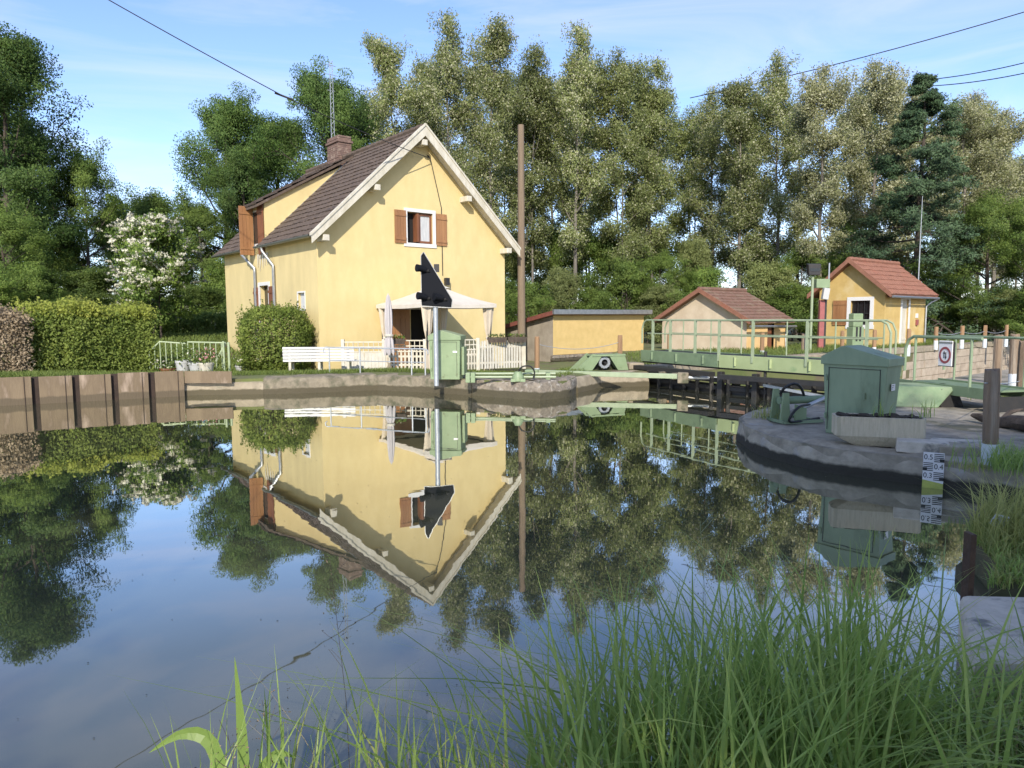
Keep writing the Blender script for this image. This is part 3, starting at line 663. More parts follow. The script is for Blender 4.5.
# ragged white flashing pieces beside the downpipes
mb = MB(); g = random.Random(4)
for i in range(5):
    y = 3.9 + i * .22; mb.plate([(-.015, y, 4.02), (-.015, y + .16, 4.02), (-.015, y + .1 + g.uniform(-.05, .05), 3.62 - g.uniform(0, .25))], (-.012, 0, 0))
mb.build('flashing', 'old_white', house)
# gable window: white surround, open brown casement, shutters
mb = MB(); surround(mb, Gf3, UW, .11, .035); uw = mb.build('window', 'white_frame', house)
MB().b2((UW[0], .22, UW[2]), (UW[1], .24, UW[3])).build('window_dark_sheet', 'dark_inside', uw)  # near-black sheet painted as the shade inside the window
mb = MB(); x0 = UW[0] + .46
for a, b in (((x0, .05, UW[2] + .02), (x0 + .08, .11, UW[3] - .02)), ((UW[1] - .07, .05, UW[2] + .02), (UW[1], .11, UW[3] - .02)), ((x0 + .08, .05, UW[2] + .02), (UW[1] - .07, .11, UW[2] + .09)), ((x0 + .08, .05, UW[3] - .09), (UW[1] - .07, .11, UW[3] - .02))): mb.b2(a, b)
mb.b2((x0 - .10, -.04, UW[2] + .05), (x0 - .03, .22, UW[3] - .04)); mb.build('sash', 'brown_wood', uw)
MB().b2((x0 + .08, .085, UW[2] + .09), (UW[1] - .07, .09, UW[3] - .09)).build('pane', 'curtain', uw)
for sg in (-1, 1):
    mb = MB(); x = UW[0] - .05 - .42 if sg < 0 else UW[1] + .13
    shutter(mb, (x, -.01, UW[2] - .03), .42, UW[3] - UW[2] + .05, (1, 0, 0), (0, -1, 0)); mb.build('shutter', 'orange_wood', house)
# ground floor door, its wooden leaf folded open
MB().b2((DOOR[0] - .02, .4, DOOR[2]), (DOOR[1] + .02, .42, DOOR[3] + .1)).build('doorway_dark_sheet', 'dark_inside', house)  # near-black sheet painted as the shade inside the door
mb = MB(); shutter(mb, (2.42, -.02, .08), .72, 2.02, (1, 0, 0), (0, -1, 0)); mb.build('door', 'orange_wood', house)
mb = MB(); surround(mb, Sf3, SW, .12, .03, 'lrt'); sw = mb.build('window', 'white_frame', house)
MB().b2((.16, SW[0], SW[2]), (.18, SW[1], SW[3])).build('pane', 'dark_window', sw)
MB().b2((.12, SW[0], SW[2]), (.15, SW[0] + .42, SW[3] - .06)).build('curtain', 'curtain', sw)
for y in (SW[0] - .52, SW[1] + .10):
    mb = MB(); shutter(mb, (-.02, y, SW[2] - .05), .42, 1.3, (0, 1, 0), (-1, 0, 0)); mb.build('shutter', 'brown_wood', house)
mb = MB(); surround(mb, Sf3, SS, .05, .02); ss = mb.build('window', 'white_frame', house)
MB().b2((.08, SS[0], SS[2]), (.10, SS[1], SS[3])).build('pane', 'curtain', ss)
# chimney
chm = MB(); g = random.Random(8); CX, CY, cw, cl, z = 3.6, 5.75, .55, .95, ZR - .9
while z < 8.70:
    o = g.uniform(-.01, .01); chm.b2((CX - cw / 2 - o, CY - cl / 2 + o, z), (CX + cw / 2 + o, CY + cl / 2 - o, z + .062)); z += .07
chm.b2((CX - cw / 2 + .015, CY - cl / 2 + .015, ZR - .9), (CX + cw / 2 - .015, CY + cl / 2 - .015, 8.7))
chm.b2((CX - cw / 2 - .05, CY - cl / 2 - .05, 8.45), (CX + cw / 2 + .05, CY + cl / 2 + .05, 8.53))
ch = chm.build('chimney', 'brick', roof)
mb = MB(); mb.bar((4.55, .02, 3.05), (4.55, -.14, 3.05), .05, .05); mb.b2((4.48, -.22, 2.88), (4.62, -.08, 3.12)); mb.build('wall_lamp', 'black_metal', house)
# electric feed down the gable
mb = MB(); bk = Vector((3.95, -.16, 6.98)); mb.tube([(3.95, .0, 7.1), bk], .025, 6); mb.tube([bk, (4.15, -.04, 6.55), (4.45, -.025, 5.45), (4.47, -.02, 3.2)], .014, 5)
mb.build('supply_cable', 'wire', house)
# antenna mast on the chimney
mast = thing('antenna_mast', 'thin lattice antenna mast strapped to the brick chimney', 'antenna', HO, ROT)
mb = MB(); ax_ = (CX - .02, CY + cl / 2 + .06)
for dx, dy in ((-.07, -.06), (.07, -.06), (0, .08)): mb.tube([(ax_[0] + dx, ax_[1] + dy, 7.6), (ax_[0] + dx * .8, ax_[1] + dy * .8, 11.7)], .011, 5)
for i in range(16):
    z = 8.7 + i * .19; s = 1 if i % 2 else -1; mb.tube([(ax_[0] - .07 * s, ax_[1] - .06, z), (ax_[0] + .07 * s, ax_[1] - .06, z + .19)], .008, 4)
mb.build('lattice_mast', 'galvanized', mast)
for z, l in ((11.55, .22), (11.2, .3), (10.6, .16)): MB().tube([(ax_[0] - l, ax_[1], z), (ax_[0] + l, ax_[1], z)], .012, 5).build('antenna_arm', 'galvanized', mast)

# --- low yellow shed with a metal edged roof
sh = dp(553, 361, 27.7); shed = thing('shed', 'low yellow shed with flat metal roof edge and grey left side', 'shed', (sh.x, sh.y, .03), ROT)
LW, SD, HT = 5.35, 3.6, 1.86
mb = MB(); mb.add([(0, 0, .28), (LW, 0, .28), (LW, 0, HT), (0, 0, HT)], [(0, 1, 2, 3)]); mb.build('front_wall', 'yellow_shed', shed)
mb = MB()
for x in (0, LW): mb.add([(x, 0, 0), (x, SD, 0), (x, SD, 1.17), (x, .003, HT)], [(0, 1, 2, 3)])
mb.add([(0, SD, 0), (LW, SD, 0), (LW, SD, 1.17), (0, SD, 1.17)], [(0, 1, 2, 3)]); mb.build('side_wall', 'grey_render', shed)
mb = MB(); g = random.Random(3); z = -.1
while z < .26:
    x = -.12
    while x < LW: l_ = g.uniform(.25, .5); mb.box((x + l_ / 2, -.04, z + .06), (l_ - .02, .14 + g.uniform(-.02, .03), .115)); x += l_
    z += .125
mb.build('stone_base', 'rubble', shed, bevel=.02)
mb = MB(); tiles(mb, (-.18, SD + .2, 1.20), (1, 0, 0), (0, -(SD + .2), .76), LW + .36, math.hypot(SD + .1, .78), .3, .24, .015); mb.plate([(-.18, SD + .2, 1.19), (LW + .18, SD + .2, 1.19), (LW + .18, -.2, 1.93), (-.18, -.2, 1.93)], (0, 0, -.08)); rf = mb.build('roof', 'roof_tile_old', shed)
MB().b2((-.22, -.30, 1.86), (LW + .22, -.19, 2.05)).build('metal_edge', 'zinc', rf, bevel=.01)
MB().bar((-.21, -.19, 1.92), (-.21, SD + .2, 1.18), .06, .16).build('rake_board', 'rake_red', rf)

# --- gabled outbuilding with old tiles
pk = Vector((9.57, 29.0, .12)); out = thing('outbuilding', 'small beige outbuilding with mossy red tiled roof behind the footbridge', 'outbuilding', pk, ROT)
GW, GL, ge, gp = 4.33, 2.95, 1.62, 2.78
gt = lambda y: ge + (gp - ge) * (1 - abs(y - GW / 2) / (GW / 2)) - .06
mb = MB(); wall_poly(mb, lambda s, z: (0, s, z), [0, GW / 2, GW], gt, [], -.2); wall_poly(mb, lambda s, z: (GL, s, z), [0, GW / 2, GW], gt, [], -.2); wall_poly(mb, lambda s, z: (s, GW, z), [0, GL], lambda x: gt(0), [], -.2)
mb.build('wall', 'pink_render', out)
hd = (1.55, 2.05, -.2, 1.35)
mb = MB(); wall_poly(mb, lambda s, z: (s, 0, z), [0, GL], lambda x: gt(0), [hd], -.2); mb.build('front_wall', 'ochre_render', out)
MB().b2((hd[0], .1, -.2), (hd[1], .12, 1.35)).build('door', 'brown_wood', out)
mb = MB(); sl2 = (gp - ge) / (GW / 2)
for sg in (0, 1):
    Y = (lambda y: y) if sg == 0 else (lambda y: GW - y)
    o = Vector((-.28, Y(-.3), ge - .3 * sl2)); e = Vector((0, Y(GW / 2) - Y(-.3), gp - ge + .3 * sl2))
    tiles(mb, o, (1, 0, 0), e, GL + .5, e.length, .28, .22, .02)
    mb.plate([o + Vector((0, 0, -.01)), o + e + Vector((0, 0, -.01)), o + e + Vector((GL + .5, 0, -.01)), o + Vector((GL + .5, 0, -.01))], (0, 0, -.07))
rf = mb.build('roof', 'roof_tile_old', out)
for sg in (0, 1):
    Y = (lambda y: y) if sg == 0 else (lambda y: GW - y)
    MB().plate([(-.33, Y(-.32), ge - .32 * sl2 - .10), (-.33, Y(-.32), ge - .32 * sl2 + .09), (-.33, Y(GW / 2), gp + .1), (-.33, Y(GW / 2), gp - .09)], (.05, 0, 0)).build('verge_tile', 'roof_tile_orange', rf)
mb = MB(); mb.tube([(-.3, GW / 2, gp + .05), (GL + .25, GW / 2, gp + .05)], .10, 8); mb.build('ridge_tile', 'roof_tile_old', rf, smooth=True)
mb = MB(); mb.tube([(GL + .22, -.34, ge - .4), (GL + .1, -.1, ge - .6), (GL - .02, -.05, ge - .75), (GL - .02, -.05, -.1)], .04, 7); mb.tube([(-.3, -.36, ge - .36), (GL + .25, -.36, ge - .4)], .05, 7); mb.build('gutter', 'zinc', out, smooth=True)

# --- lock hut with bright orange tiles
hk = Vector((16.2, 31.0, .38)); hut = thing('hut', 'small yellow lock hut with bright orange tiled gable roof', 'hut', hk, ROT)
GW, GL, ge, gp = 2.95, 4.3, 2.64, 3.86
gt = lambda y: ge + (gp - ge) * (1 - abs(y - GW / 2) / (GW / 2)) - .06
hw = (.62, 1.48, 1.0, 2.08)
mb = MB(); wall_poly(mb, lambda s, z: (0, s, z), [0, GW / 2, GW], gt, [hw], -.2); wall_poly(mb, lambda s, z: (GL, s, z), [0, GW / 2, GW], gt, [], -.2); wall_poly(mb, lambda s, z: (s, GW, z), [0, GL], lambda x: gt(0), [], -.2)
hdr = (1.72, 2.42, .05, 2.12); wall_poly(mb, lambda s, z: (s, 0, z), [0, GL], lambda x: gt(0), [hdr], -.2)
reveal(mb, lambda s, z, o: (o, s, z), hw, .16); reveal(mb, lambda s, z, o: (s, o, z), hdr, .12)
mb.build('wall', 'hut_render', hut)
mb = MB(); surround(mb, lambda s, z, o: (o, s, z), hw, .16, .03); hwn = mb.build('window', 'white_frame', hut)
MB().b2((.14, hw[0], hw[2]), (.15, hw[1], hw[3])).build('pane', 'dark_window', hwn)
mb = MB()
for y in (hw[0] + .28, hw[0] + .57): mb.b2((.06, y - .012, hw[2]), (.085, y + .012, hw[3]))
mb.b2((.06, hw[0], 1.5), (.085, hw[1], 1.53)); mb.build('window_bar', 'black_metal', hwn)
mb = MB(); shutter(mb, (-.02, hw[1] + .17, .98), .62, 1.12, (0, 1, 0), (-1, 0, 0)); mb.build('shutter', 'orange_wood', hut)
mb = MB(); surround(mb, lambda s, z, o: (s, o, z), hdr, .14, .03, 'lrt'); hd_ = mb.build('door_surround', 'white_frame', hut)
mb = MB(); shutter(mb, (hdr[0], .10, hdr[2]), hdr[1] - hdr[0], hdr[3] - hdr[2], (1, 0, 0), (0, -1, 0)); mb.build('door', 'old_white', hut)
mb = MB(); mb.b2((3.25, -.08, .95), (3.43, 0, 1.22)); mb.build('call_box', 'red_paint', hut, bevel=.01)
mb = MB(); mb.b2((3.22, -.03, 1.3), (3.46, 0, 1.5)); mb.build('notice', 'sign_white', hut)
mb = MB(); mb.lathe([(.07, 0), (.07, .03)], (3.2, 0, 2.25), 10); mb.build('vent', 'rake_red', hut)
mb = MB(); sl2 = (gp - ge) / (GW / 2)
for sg in (0, 1):
    Y = (lambda y: y) if sg == 0 else (lambda y: GW - y)
    o = Vector((-.35, Y(-.38), ge - .38 * sl2)); e = Vector((0, Y(GW / 2) - Y(-.38), gp - ge + .38 * sl2))
    tiles(mb, o, (1, 0, 0), e, GL + .7, e.length, .34, .26, .035)
    mb.plate([o + Vector((0, 0, -.01)), o + e + Vector((0, 0, -.01)), o + e + Vector((GL + .7, 0, -.01)), o + Vector((GL + .7, 0, -.01))], (0, 0, -.08))
rf = mb.build('roof', 'roof_tile_orange', hut)
for sg in (0, 1):
    Y = (lambda y: y) if sg == 0 else (lambda y: GW - y)
    MB().plate([(-.41, Y(-.40), ge - .40 * sl2 - .12), (-.41, Y(-.40), ge - .40 * sl2 + .10), (-.41, Y(GW / 2), gp + .12), (-.41, Y(GW / 2), gp - .10)], (.06, 0, 0)).build('verge_tile', 'roof_tile_orange', rf)
mb = MB()
for i in range(14): mb.tube([(-.4 + i * .36, GW / 2, gp + .05), (-.02 + i * .36, GW / 2, gp + .065)], [.10, .115], 8)
mb.build('ridge_tile', 'roof_tile_orange', rf, smooth=True)
mb = MB(); mb.tube([(-.3, -.45, ge - .42), (GL + .3, -.45, ge - .44)], .055, 7); mb.tube([(GL + .28, -.45, ge - .46), (GL + .1, -.2, ge - .62), (GL - .06, -.06, ge - .8), (GL - .06, -.06, -.1)], .045, 7); mb.build('gutter', 'zinc', hut, smooth=True)
mb = MB()
for k in range(12): mb.b2((.2 + k * .36, -.3, ge - .44), (.27 + k * .36, 0, ge - .33))
mb.build('rafter_end', 'brown_wood', hut)
am = dp(919, 268, 38); mb = MB(); zt = dp(919, 196, 38).z; mb.tube([(am.x, 38, .3), (am.x, 38, zt * .6), (am.x, 38, zt)], [.035, .03, .012], 6)
tag(mb.build('whip_antenna', 'galvanized'), 'tall thin whip antenna rising behind the orange hut roof', 'antenna')

# ------------------------------------------------------------------ terrace of the house
def zq(x, y): return zland(x, y)
# white slatted bench
b0 = Vector((-6.42, 19.9, 0)); bz = zq(b0.x + 1, 20.1)
bench = thing('bench', 'long white slatted bench in front of the clipped round bush', 'bench', (b0.x, b0.y, bz), R(3))
BL = 1.98
for i in range(5): MB().b2((0, -.02 - i * .006, .33 + i * .086), (BL, .005 - i * .006, .396 + i * .086)).build('back_slat', 'white_frame', bench, bevel=.004)
mb = MB()
for i in range(4): mb.b2((0, .04 + i * .095, .34), (BL, .115 + i * .095, .365))
mb.build('seat', 'white_frame', bench, bevel=.004)
for x in (.18, .99, 1.8):
    mb = MB(); mb.b2((x - .035, .006, 0), (x + .035, .036, .74)); mb.b2((x - .03, .36, 0), (x + .03, .40, .339)); mb.b2((x - .028, .037, .28), (x + .028, .359, .339)); mb.build('leg', 'old_white', bench)
# thin metal handrail with a curled end
hr = thing('handrail', 'thin grey metal handrail with curled end on the quay', 'railing')
ra, rb = dp(329, 347, 18.4), dp(425, 347, 17.3); zr = 1.03
mb = MB(); d = (rb - ra).normalized(); d.z = 0
A_ = Vector((ra.x, ra.y, zr)); B_ = Vector((rb.x, rb.y, zr))
mb.tube([A_ + Vector((-.10, 0, -.14)), A_ + Vector((-.15, 0, -.10)), A_ + Vector((-.14, 0, -.02)), A_ + Vector((-.08, 0, .01)), A_, B_, B_ + Vector((.06, -.02, -.03)), B_ + Vector((.08, -.03, -.12))], .019, 7); mb.build('top_rail', 'galvanized', hr, smooth=True)
MB().tube([A_ + Vector((0, 0, -.33)), B_ + Vector((0, 0, -.33))], .014, 6).build('lower_rail', 'galvanized', hr)
for px in (329, 361, 412, 425):
    k = (px - 329) / 96; p = A_.lerp(B_, k); MB().tube([(p.x, p.y, zq(p.x, p.y) - .05), (p.x, p.y, zr)], .019, 7).build('post', 'galvanized', hr)
# fences
def pickets(mb, p, q, z, h, gap, wd, pointed=True):
    d = (q - p); L = d.length; d.normalize(); n = int(L / gap); a = math.atan2(d.y, d.x); m = Matrix.Rotation(a, 3, 'Z'); g = random.Random(int(L * 997))
    for i in range(n):
        c = p + d * (gap * (i + .5)); hh = h + g.uniform(-.015, .015)
        mb.box((c.x, c.y, z + hh / 2), (wd, .02, hh), m @ Matrix.Rotation(g.uniform(-.02, .02), 3, 'Y'))
        if pointed: mb.box((c.x, c.y, z + hh), (wd * .7, .018, wd * .7), m @ Matrix.Rotation(R(45), 3, 'Y'))
    for zz in (.18, h - .17): mb.bar((*(p + Vector((d.y, -d.x, 0)) * -.02)[:2], z + zz), (*(q + Vector((d.y, -d.x, 0)) * -.02)[:2], z + zz), .02, .06)
def lattice(mb, p, q, z0, z1, k):
    d = (q - p); L = d.length; d.normalize(); n = max(2, int(L / k)); off = Vector((d.y, -d.x, 0)) * .012
    for i in range(n + 1): c = p + d * (L * i / n); mb.bar((c.x, c.y, z0), (c.x, c.y, z1), .035, .02, (1, 0, 0))
    m = max(1, round((z1 - z0) / k))
    for j in range(m + 1): z = z0 + (z1 - z0) * j / m; a, b = p + off, q + off; mb.bar((a.x, a.y, z), (b.x, b.y, z), .02, .035)
fz = .22
FE = [dp(343, 350, 21.0), dp(384, 350, 21.0), dp(425, 350, 20.9), dp(430, 350, 20.8)]
for p in FE: p.z = 0
fen = thing('picket_fence', 'white wooden picket fence with lattice top behind the metal handrail', 'fence')
mb = MB(); pickets(mb, FE[0], FE[1], fz, .55, .105, .10, False); mb.build('board_panel', 'white_paint', fen)
mb = MB(); lattice(mb, FE[0], FE[1], fz + .57, fz + .86, .14); mb.build('lattice_panel', 'old_white', fen)
mb = MB(); pickets(mb, FE[1], FE[2], fz, .60, .115, .055); mb.build('picket_panel', 'old_white', fen)
mb = MB(); lattice(mb, FE[1], FE[2], fz + .58, fz + .90, .15); mb.build('lattice_panel', 'old_white', fen)
for p in (FE[0], FE[1], FE[2]): MB().box((p.x, p.y, fz + .45), (.10, .10, .98)).build('post', 'white_paint', fen, bevel=.01)
F2 = [dp(461, 350, 21.3), dp(478, 350, 21.6), dp(524, 350, 22.3)]
for p in F2: p.z = 0
fen2 = thing('picket_fence', 'white wooden picket fence with flower boxes right of the light green cabinet', 'fence')
mb = MB(); pickets(mb, F2[0], F2[1], fz, .62, .10, .05); lattice(mb, F2[0], F2[1], fz + .6, fz + .9, .13); mb.build('lattice_panel', 'old_white', fen2)
mb = MB(); pickets(mb, F2[1], F2[2], fz, .84, .092, .062); mb.build('picket_panel', 'white_paint', fen2)
for p in F2: MB().box((p.x, p.y, fz + .45), (.11, .11, 1.0)).build('post', 'old_white', fen2, bevel=.01)
# gate leaf of wooden slats with the black bars
mb = MB(); p, q = dp(445, 350, 21.0), dp(461, 350, 21.3); p.z = q.z = 0; pickets(mb, p, q, fz, .9, .085, .03, False)
tag(mb.build('garden_gate', 'black_metal'), 'narrow dark garden gate between the light green cabinet and the fence', 'gate')
# flower boxes hung on the fences
def flower_box(px, d, label, first=[None]):
    c = dp(px, 345, d); fb = thing('flower_box', label, 'flower box', (c.x, c.y, fz + .80), .1, group='flower boxes on the white fences')
    mb = MB(); mb.plate([(-.27, -.10, 0), (.27, -.10, 0), (.30, -.12, .16), (-.30, -.12, .16)], (0, .22, 0)); mb.build('box', 'drift_wood', fb)
    g = np.random.default_rng(int(px)); c = g.uniform((-.28, -.1, .15), (.28, .1, .26), (90, 3)); leaves('plant', c, .07, 'leaf_mid', fb, g)
    c = g.uniform((-.28, -.12, .2), (.28, .1, .3), (14, 3)); leaves('flower', c, .05, 'blossom', fb, g)
for px, d, lb in ((395, 20.8, 'flower box hung on the lattice fence below the door'), (497, 21.8, 'flower box on the picket fence beside the white curtain'), (517, 22.1, 'flower box at the far right end of the picket fence')): flower_box(px, d, lb)
# gazebo
gz0 = Vector((-4.1, 22.6, .1)); gb = thing('gazebo', 'cream canvas garden gazebo with tied curtains against the gable', 'gazebo', gz0, ROT)
GWx, GDy, gh = 2.30, -2.62, 2.10
corners = [(0, 0), (GWx, 0), (GWx, GDy), (0, GDy)]
mb = MB(); N = 10
cc = Vector((GWx / 2, GDy / 2, gh + .60)); o_ = .14
ring = [(-o_, o_), (GWx + o_, o_), (GWx + o_, GDy - o_), (-o_, GDy - o_)]
for i in range(4):
    a, b = Vector((*ring[i], gh)), Vector((*ring[(i + 1) % 4], gh)); o0 = len(mb.v)
    for r_ in range(-1, 7):
        f = max(r_, 0) / 6
        for q in range(N + 1):
            e = a.lerp(b, q / N); p = e.lerp(cc, f * .87); p.z -= .05 * math.sin(math.pi * f) + (.03 * math.sin(math.pi * q / N) * (1 - f)) + (.11 if r_ < 0 else 0); mb.v.append(tuple(p))
    for r_ in range(7):
        for q in range(N): k = o0 + r_ * (N + 1) + q; mb.f.append((k, k + 1, k + N + 2, k + N + 1))
cn = mb.build('canopy', 'canvas', gb, smooth=True)
mb = MB(); c1 = cc + Vector((0, 0, .06)); q = [Vector((cc.x + s * .34, cc.y + t * .34, cc.z - .10)) for s, t in ((-1, -1), (1, -1), (1, 1), (-1, 1))]
mb.add(q + [c1], [(0, 1, 4), (1, 2, 4), (2, 3, 4), (3, 0, 4), (3, 2, 1, 0)]); mb.build('vent_cap', 'canvas', cn)
mb = MB()
for i in range(4):
    a, b = corners[i], corners[(i + 1) % 4]; mb.bar((*a, gh - .05), (*b, gh - .05), .03, .05)
mb.build('frame', 'black_metal', gb)
for i, (x, y) in enumerate(corners):
    MB().tube([(x, y, -.1), (x, y, gh)], .03, 8).build('post', 'black_metal', gb)
    mb = MB(); g = random.Random(i + 20); zt = [(gh - .06, .17), (gh - .35, .14), (1.32, .10), (1.10, .055), (1.02, .05), (.85, .09), (.5, .14), (.02, .17)]; n = 14; o = len(mb.v)
    sx = -.05 if x > 1 else .05; sy = -.05 if y > -1 else .05
    for z, r_ in zt:
        for j in range(n):
            t = 2 * math.pi * j / n; rr = r_ * (1 + .22 * (j % 2) * 1.2 - .1); mb.v.append((x + sx + rr * math.cos(t) * 1.1, y + sy + rr * math.sin(t) * .7, z))
    for k in range(len(zt) - 1):
        for j in range(n): mb.f.append((k * n + j, k * n + (j + 1) % n, (k + 1) * n + (j + 1) % n, (k + 1) * n + j))
    cu = mb.build('curtain', 'curtain_cloth', gb, smooth=False)
    MB().lathe([(.07, -.03), (.075, 0), (.07, .03)], (x + sx, y + sy, 1.05), 10).build('tie', 'canvas', cu)
# table behind the fence, a folded parasol in its stand
pp = dp(389, 340, 20.4); par = thing('parasol', 'closed grey patio parasol standing behind the white fence', 'parasol', (pp.x, pp.y, .2))
MB().tube([(0, 0, 0), (0, 0, 2.28)], .022, 8).build('pole', 'old_white', par)
mb = MB(); n = 16; zt = [(2.24, .02), (2.2, .045), (2.0, .075), (1.75, .10), (1.4, .105), (1.18, .09), (1.05, .08), (.95, .115), (.62, .15), (.5, .13)]
for z, r_ in zt:
    for j in range(n): t = 2 * math.pi * j / n; rr = r_ * (1.12 if j % 2 else .78); mb.v.append((rr * math.cos(t), rr * math.sin(t), z + (.05 * (j % 3) if z < .6 else 0)))
for k in range(len(zt) - 1):
    for j in range(n): mb.f.append((k * n + j, k * n + (j + 1) % n, (k + 1) * n + (j + 1) % n, (k + 1) * n + j))
mb.build('folded_cloth', 'parasol_cloth', par, smooth=True); MB().lathe([(.125, 1.06), (.125, 1.12)], (0, 0, 0), 12).build('tie', 'white_paint', par); MB().lathe([(.22, 0), (.22, .06), (.06, .09), (.04, .3)], (0, 0, 0), 16).build('base', 'concrete', par)
# green equipment boxes: body, sloped lid, label
def cabinet(name, label, loc, rz, body, w_, d_, h_, lid_h, taper=.03):
    t = thing(name, label, 'cabinet', loc, rz)
    mb = MB(); b, T = taper, 0; P = [(b, b * .5, 0), (w_ - b, b * .5, 0), (w_ - b, d_ - b, 0), (b, d_ - b, 0), (0, 0, h_), (w_, 0, h_), (w_, d_, h_), (0, d_, h_)]
    mb.add(P, [(3, 2, 1, 0), (4, 5, 6, 7), (0, 1, 5, 4), (1, 2, 6, 5), (2, 3, 7, 6), (3, 0, 4, 7)]); mb.build('body', body, t, bevel=.012)
    mb = MB()
    for z in (.2, h_ - .22): mb.tube([(.05, -.006, z), (.05, -.006, z + .07)], .012, 8)
    mb.build('hinge', body, t)
    mb = MB(); mb.b2((.075, -.005, h_ - .06), (w_ - .075, .004, h_ - .052)); mb.b2((.078, -.0045, .06), (.084, .004, h_ - .06)); mb.b2((w_ - .084, -.0045, .06), (w_ - .078, .004, h_ - .06)); mb.build('door_seam', 'black_metal', t)
    mb = MB(); e = .022; f = .085; pk_ = w_ * .33
    out_ = [(-e, h_ - .015), (w_ + e, h_ - .015), (w_ + e, h_ + f), (pk_ + .02, h_ + f + lid_h), (pk_ - .02, h_ + f + lid_h), (-e, h_ + f)]
    mb.plate([(x, -e, z) for x, z in out_], (0, d_ + 2 * e, 0)); mb.build('lid', body, t, bevel=.008)
    return t
cb = cabinet('cabinet', 'dark green metal cabinet with sloped lid behind the concrete trough', (4.01, 9.13, .285), math.atan2(-.61, .49), 'green_dark', .80, .40, .91, .14, .05)
lab = MB(); lab.b2((.803, .12, .60), (.806, .22, .68)); lb = lab.build('label_plate', 'sign_white', cb)
mb = MB()
for i, z in enumerate((.665, .645, .625)): mb.b2((.8065, .13, z - .006), (.8075, .13 + .06 - .02 * i, z))
mb.build('lettering', 'sign_black', lb)
MB().b2((.52, -.012, .48), (.55, .004, .56)).build('lock', 'green_dark', cb)
c0 = at(429.5, 379, .38); cb2 = cabinet('cabinet', 'light green metal cabinet beside the signal post on the far quay', (c0.x, c0.y, .37), R(-9), 'green_light', .73, .5, .92, .13, .02)
MB().b2((.56, -.006, .62), (.66, -.003, .66)).build('label_plate', 'sign_white', cb2)
MB().b2((.735, .1, .1), (.80, .4, .75)).build('side_box', 'green_light', cb2, bevel=.01)
# lock signal seen from behind: black triangle with three hooded lamps
s0 = at(436.5, 380.5, .38); sg_ = thing('lock_signal', 'black triangular lock signal on a grey post seen from behind', 'signal', (s0.x, s0.y, .36), 0)
sd_ = s0.y; zz = lambda py: dp(436, py, sd_).z - .36; xx = lambda px: (px - 434.6) / F_ * sd_
F_ = 710.
MB().tube([(0, 0, -.1), (0, 0, zz(287))], .055, 14).build('post', 'galvanized', sg_, smooth=True)
tri = [(xx(421.5), zz(305.5)), (xx(421.5), zz(256)), (xx(424), zz(252.5)), (xx(451.5), zz(300)), (xx(450.5), zz(307.5))]
MB().plate([(x, -.075, z) for x, z in tri], (0, .02, 0)).build('panel', 'signal_black', sg_)
mb = MB()
for i in range(len(tri)):
    a, b = tri[i], tri[(i + 1) % len(tri)]
    mb.bar((a[0], -.065, a[1]), (b[0], -.065, b[1]), .026, .02, (0, 1, 0))
mb.build('edge_strip', 'zinc', sg_)
for x, z in ((xx(423.5), zz(270)), (xx(424), zz(297.5)), (xx(440), zz(298.5))):
    mb = MB(); mb.tube([(x + .04, -.08, z), (x - .06, -.15, z + .03), (x - .13, -.20, z + .035)], [.07, .075, .085], 12); lp = mb.build('lamp_housing', 'signal_black', sg_, smooth=True)
    MB().tube([(x + .08, -.075, z - .03), (x + .14, -.10, z - .02)], .03, 8).build('cable_gland', 'black_metal', lp)
MB().b2((xx(433.5), .02, zz(272)), (xx(438.5), .09, zz(264))).build('bracket', 'black_metal', sg_)

# hydraulic pipe run on the far quay and the long green gate bar across the water
def hose(mb, pts, r=.02):
    P = [Vector(p) for p in pts]; out = []
    for i in range(len(P) - 1):
        a, b, c, d = P[max(i - 1, 0)], P[i], P[i + 1], P[min(i + 2, len(P) - 1)]
        for k in range(6):
            t = k / 6; out.append(.5 * ((2 * b) + (c - a) * t + (2 * a - 5 * b + 4 * c - d) * t * t + (3 * b - a - 3 * c + d) * t ** 3))
    mb.tube(out + [P[-1]], r, 7)
q0, q1 = at(468, 378, .44), at(556, 377, .47)
pipe = thing('hydraulic_pipe', 'pale green hydraulic pipe run along the quay edge', 'pipe')
for o in (0, .16):
    MB().tube([(q0.x, q0.y + o, .46 + o * .4), (q1.x, q1.y + o, .47 + o * .4)], .028, 8).build('pipe', 'green_rail', pipe, smooth=True)
for px in (468, 473, 548):
    p = at(px, 378, .44); MB().box((p.x, p.y + .08, .45), (.10, .34, .22)).build('bracket', 'green_light', pipe, bevel=.01)
p = at(518, 376, .5); mb = MB(); mb.lathe([(.12, -.05), (.13, .06), (.07, .16)], (p.x, p.y, .44), 12); mb.b2((p.x - .16, p.y - .1, .38), (p.x + .16, p.y + .1, .44)); mb.build('valve', 'green_light', pipe, smooth=True)
mb = MB(); hose(mb, [(p.x, p.y, .56), (p.x + .08, p.y - .05, .70), (p.x + .26, p.y - .05, .72), (p.x + .36, p.y - .03, .60), (p.x + .34, p.y, .46)], .017); mb.build('hose', 'rubber', pipe, smooth=True)
g0, g1 = Vector((.62, 17.95, .40)), Vector((4.15, 16.95, .36))
bar = thing('gate_bar', 'long pale green steel bar reaching over the water to the lock gate', 'steel bar')
MB().bar(g0, g1, .10, .12).build('bar', 'green_rail', bar, bevel=.01)
MB().box((g0.x - .1, g0.y + .02, .37), (.34, .26, .2), Matrix.Rotation(-.27, 3, 'Z')).build('hinge', 'green_light', bar, bevel=.02)
MB().box((g1.x - .05, g1.y, .33), (.26, .2, .26), Matrix.Rotation(-.27, 3, 'Z')).build('end_bracket', 'concrete', bar, bevel=.02)
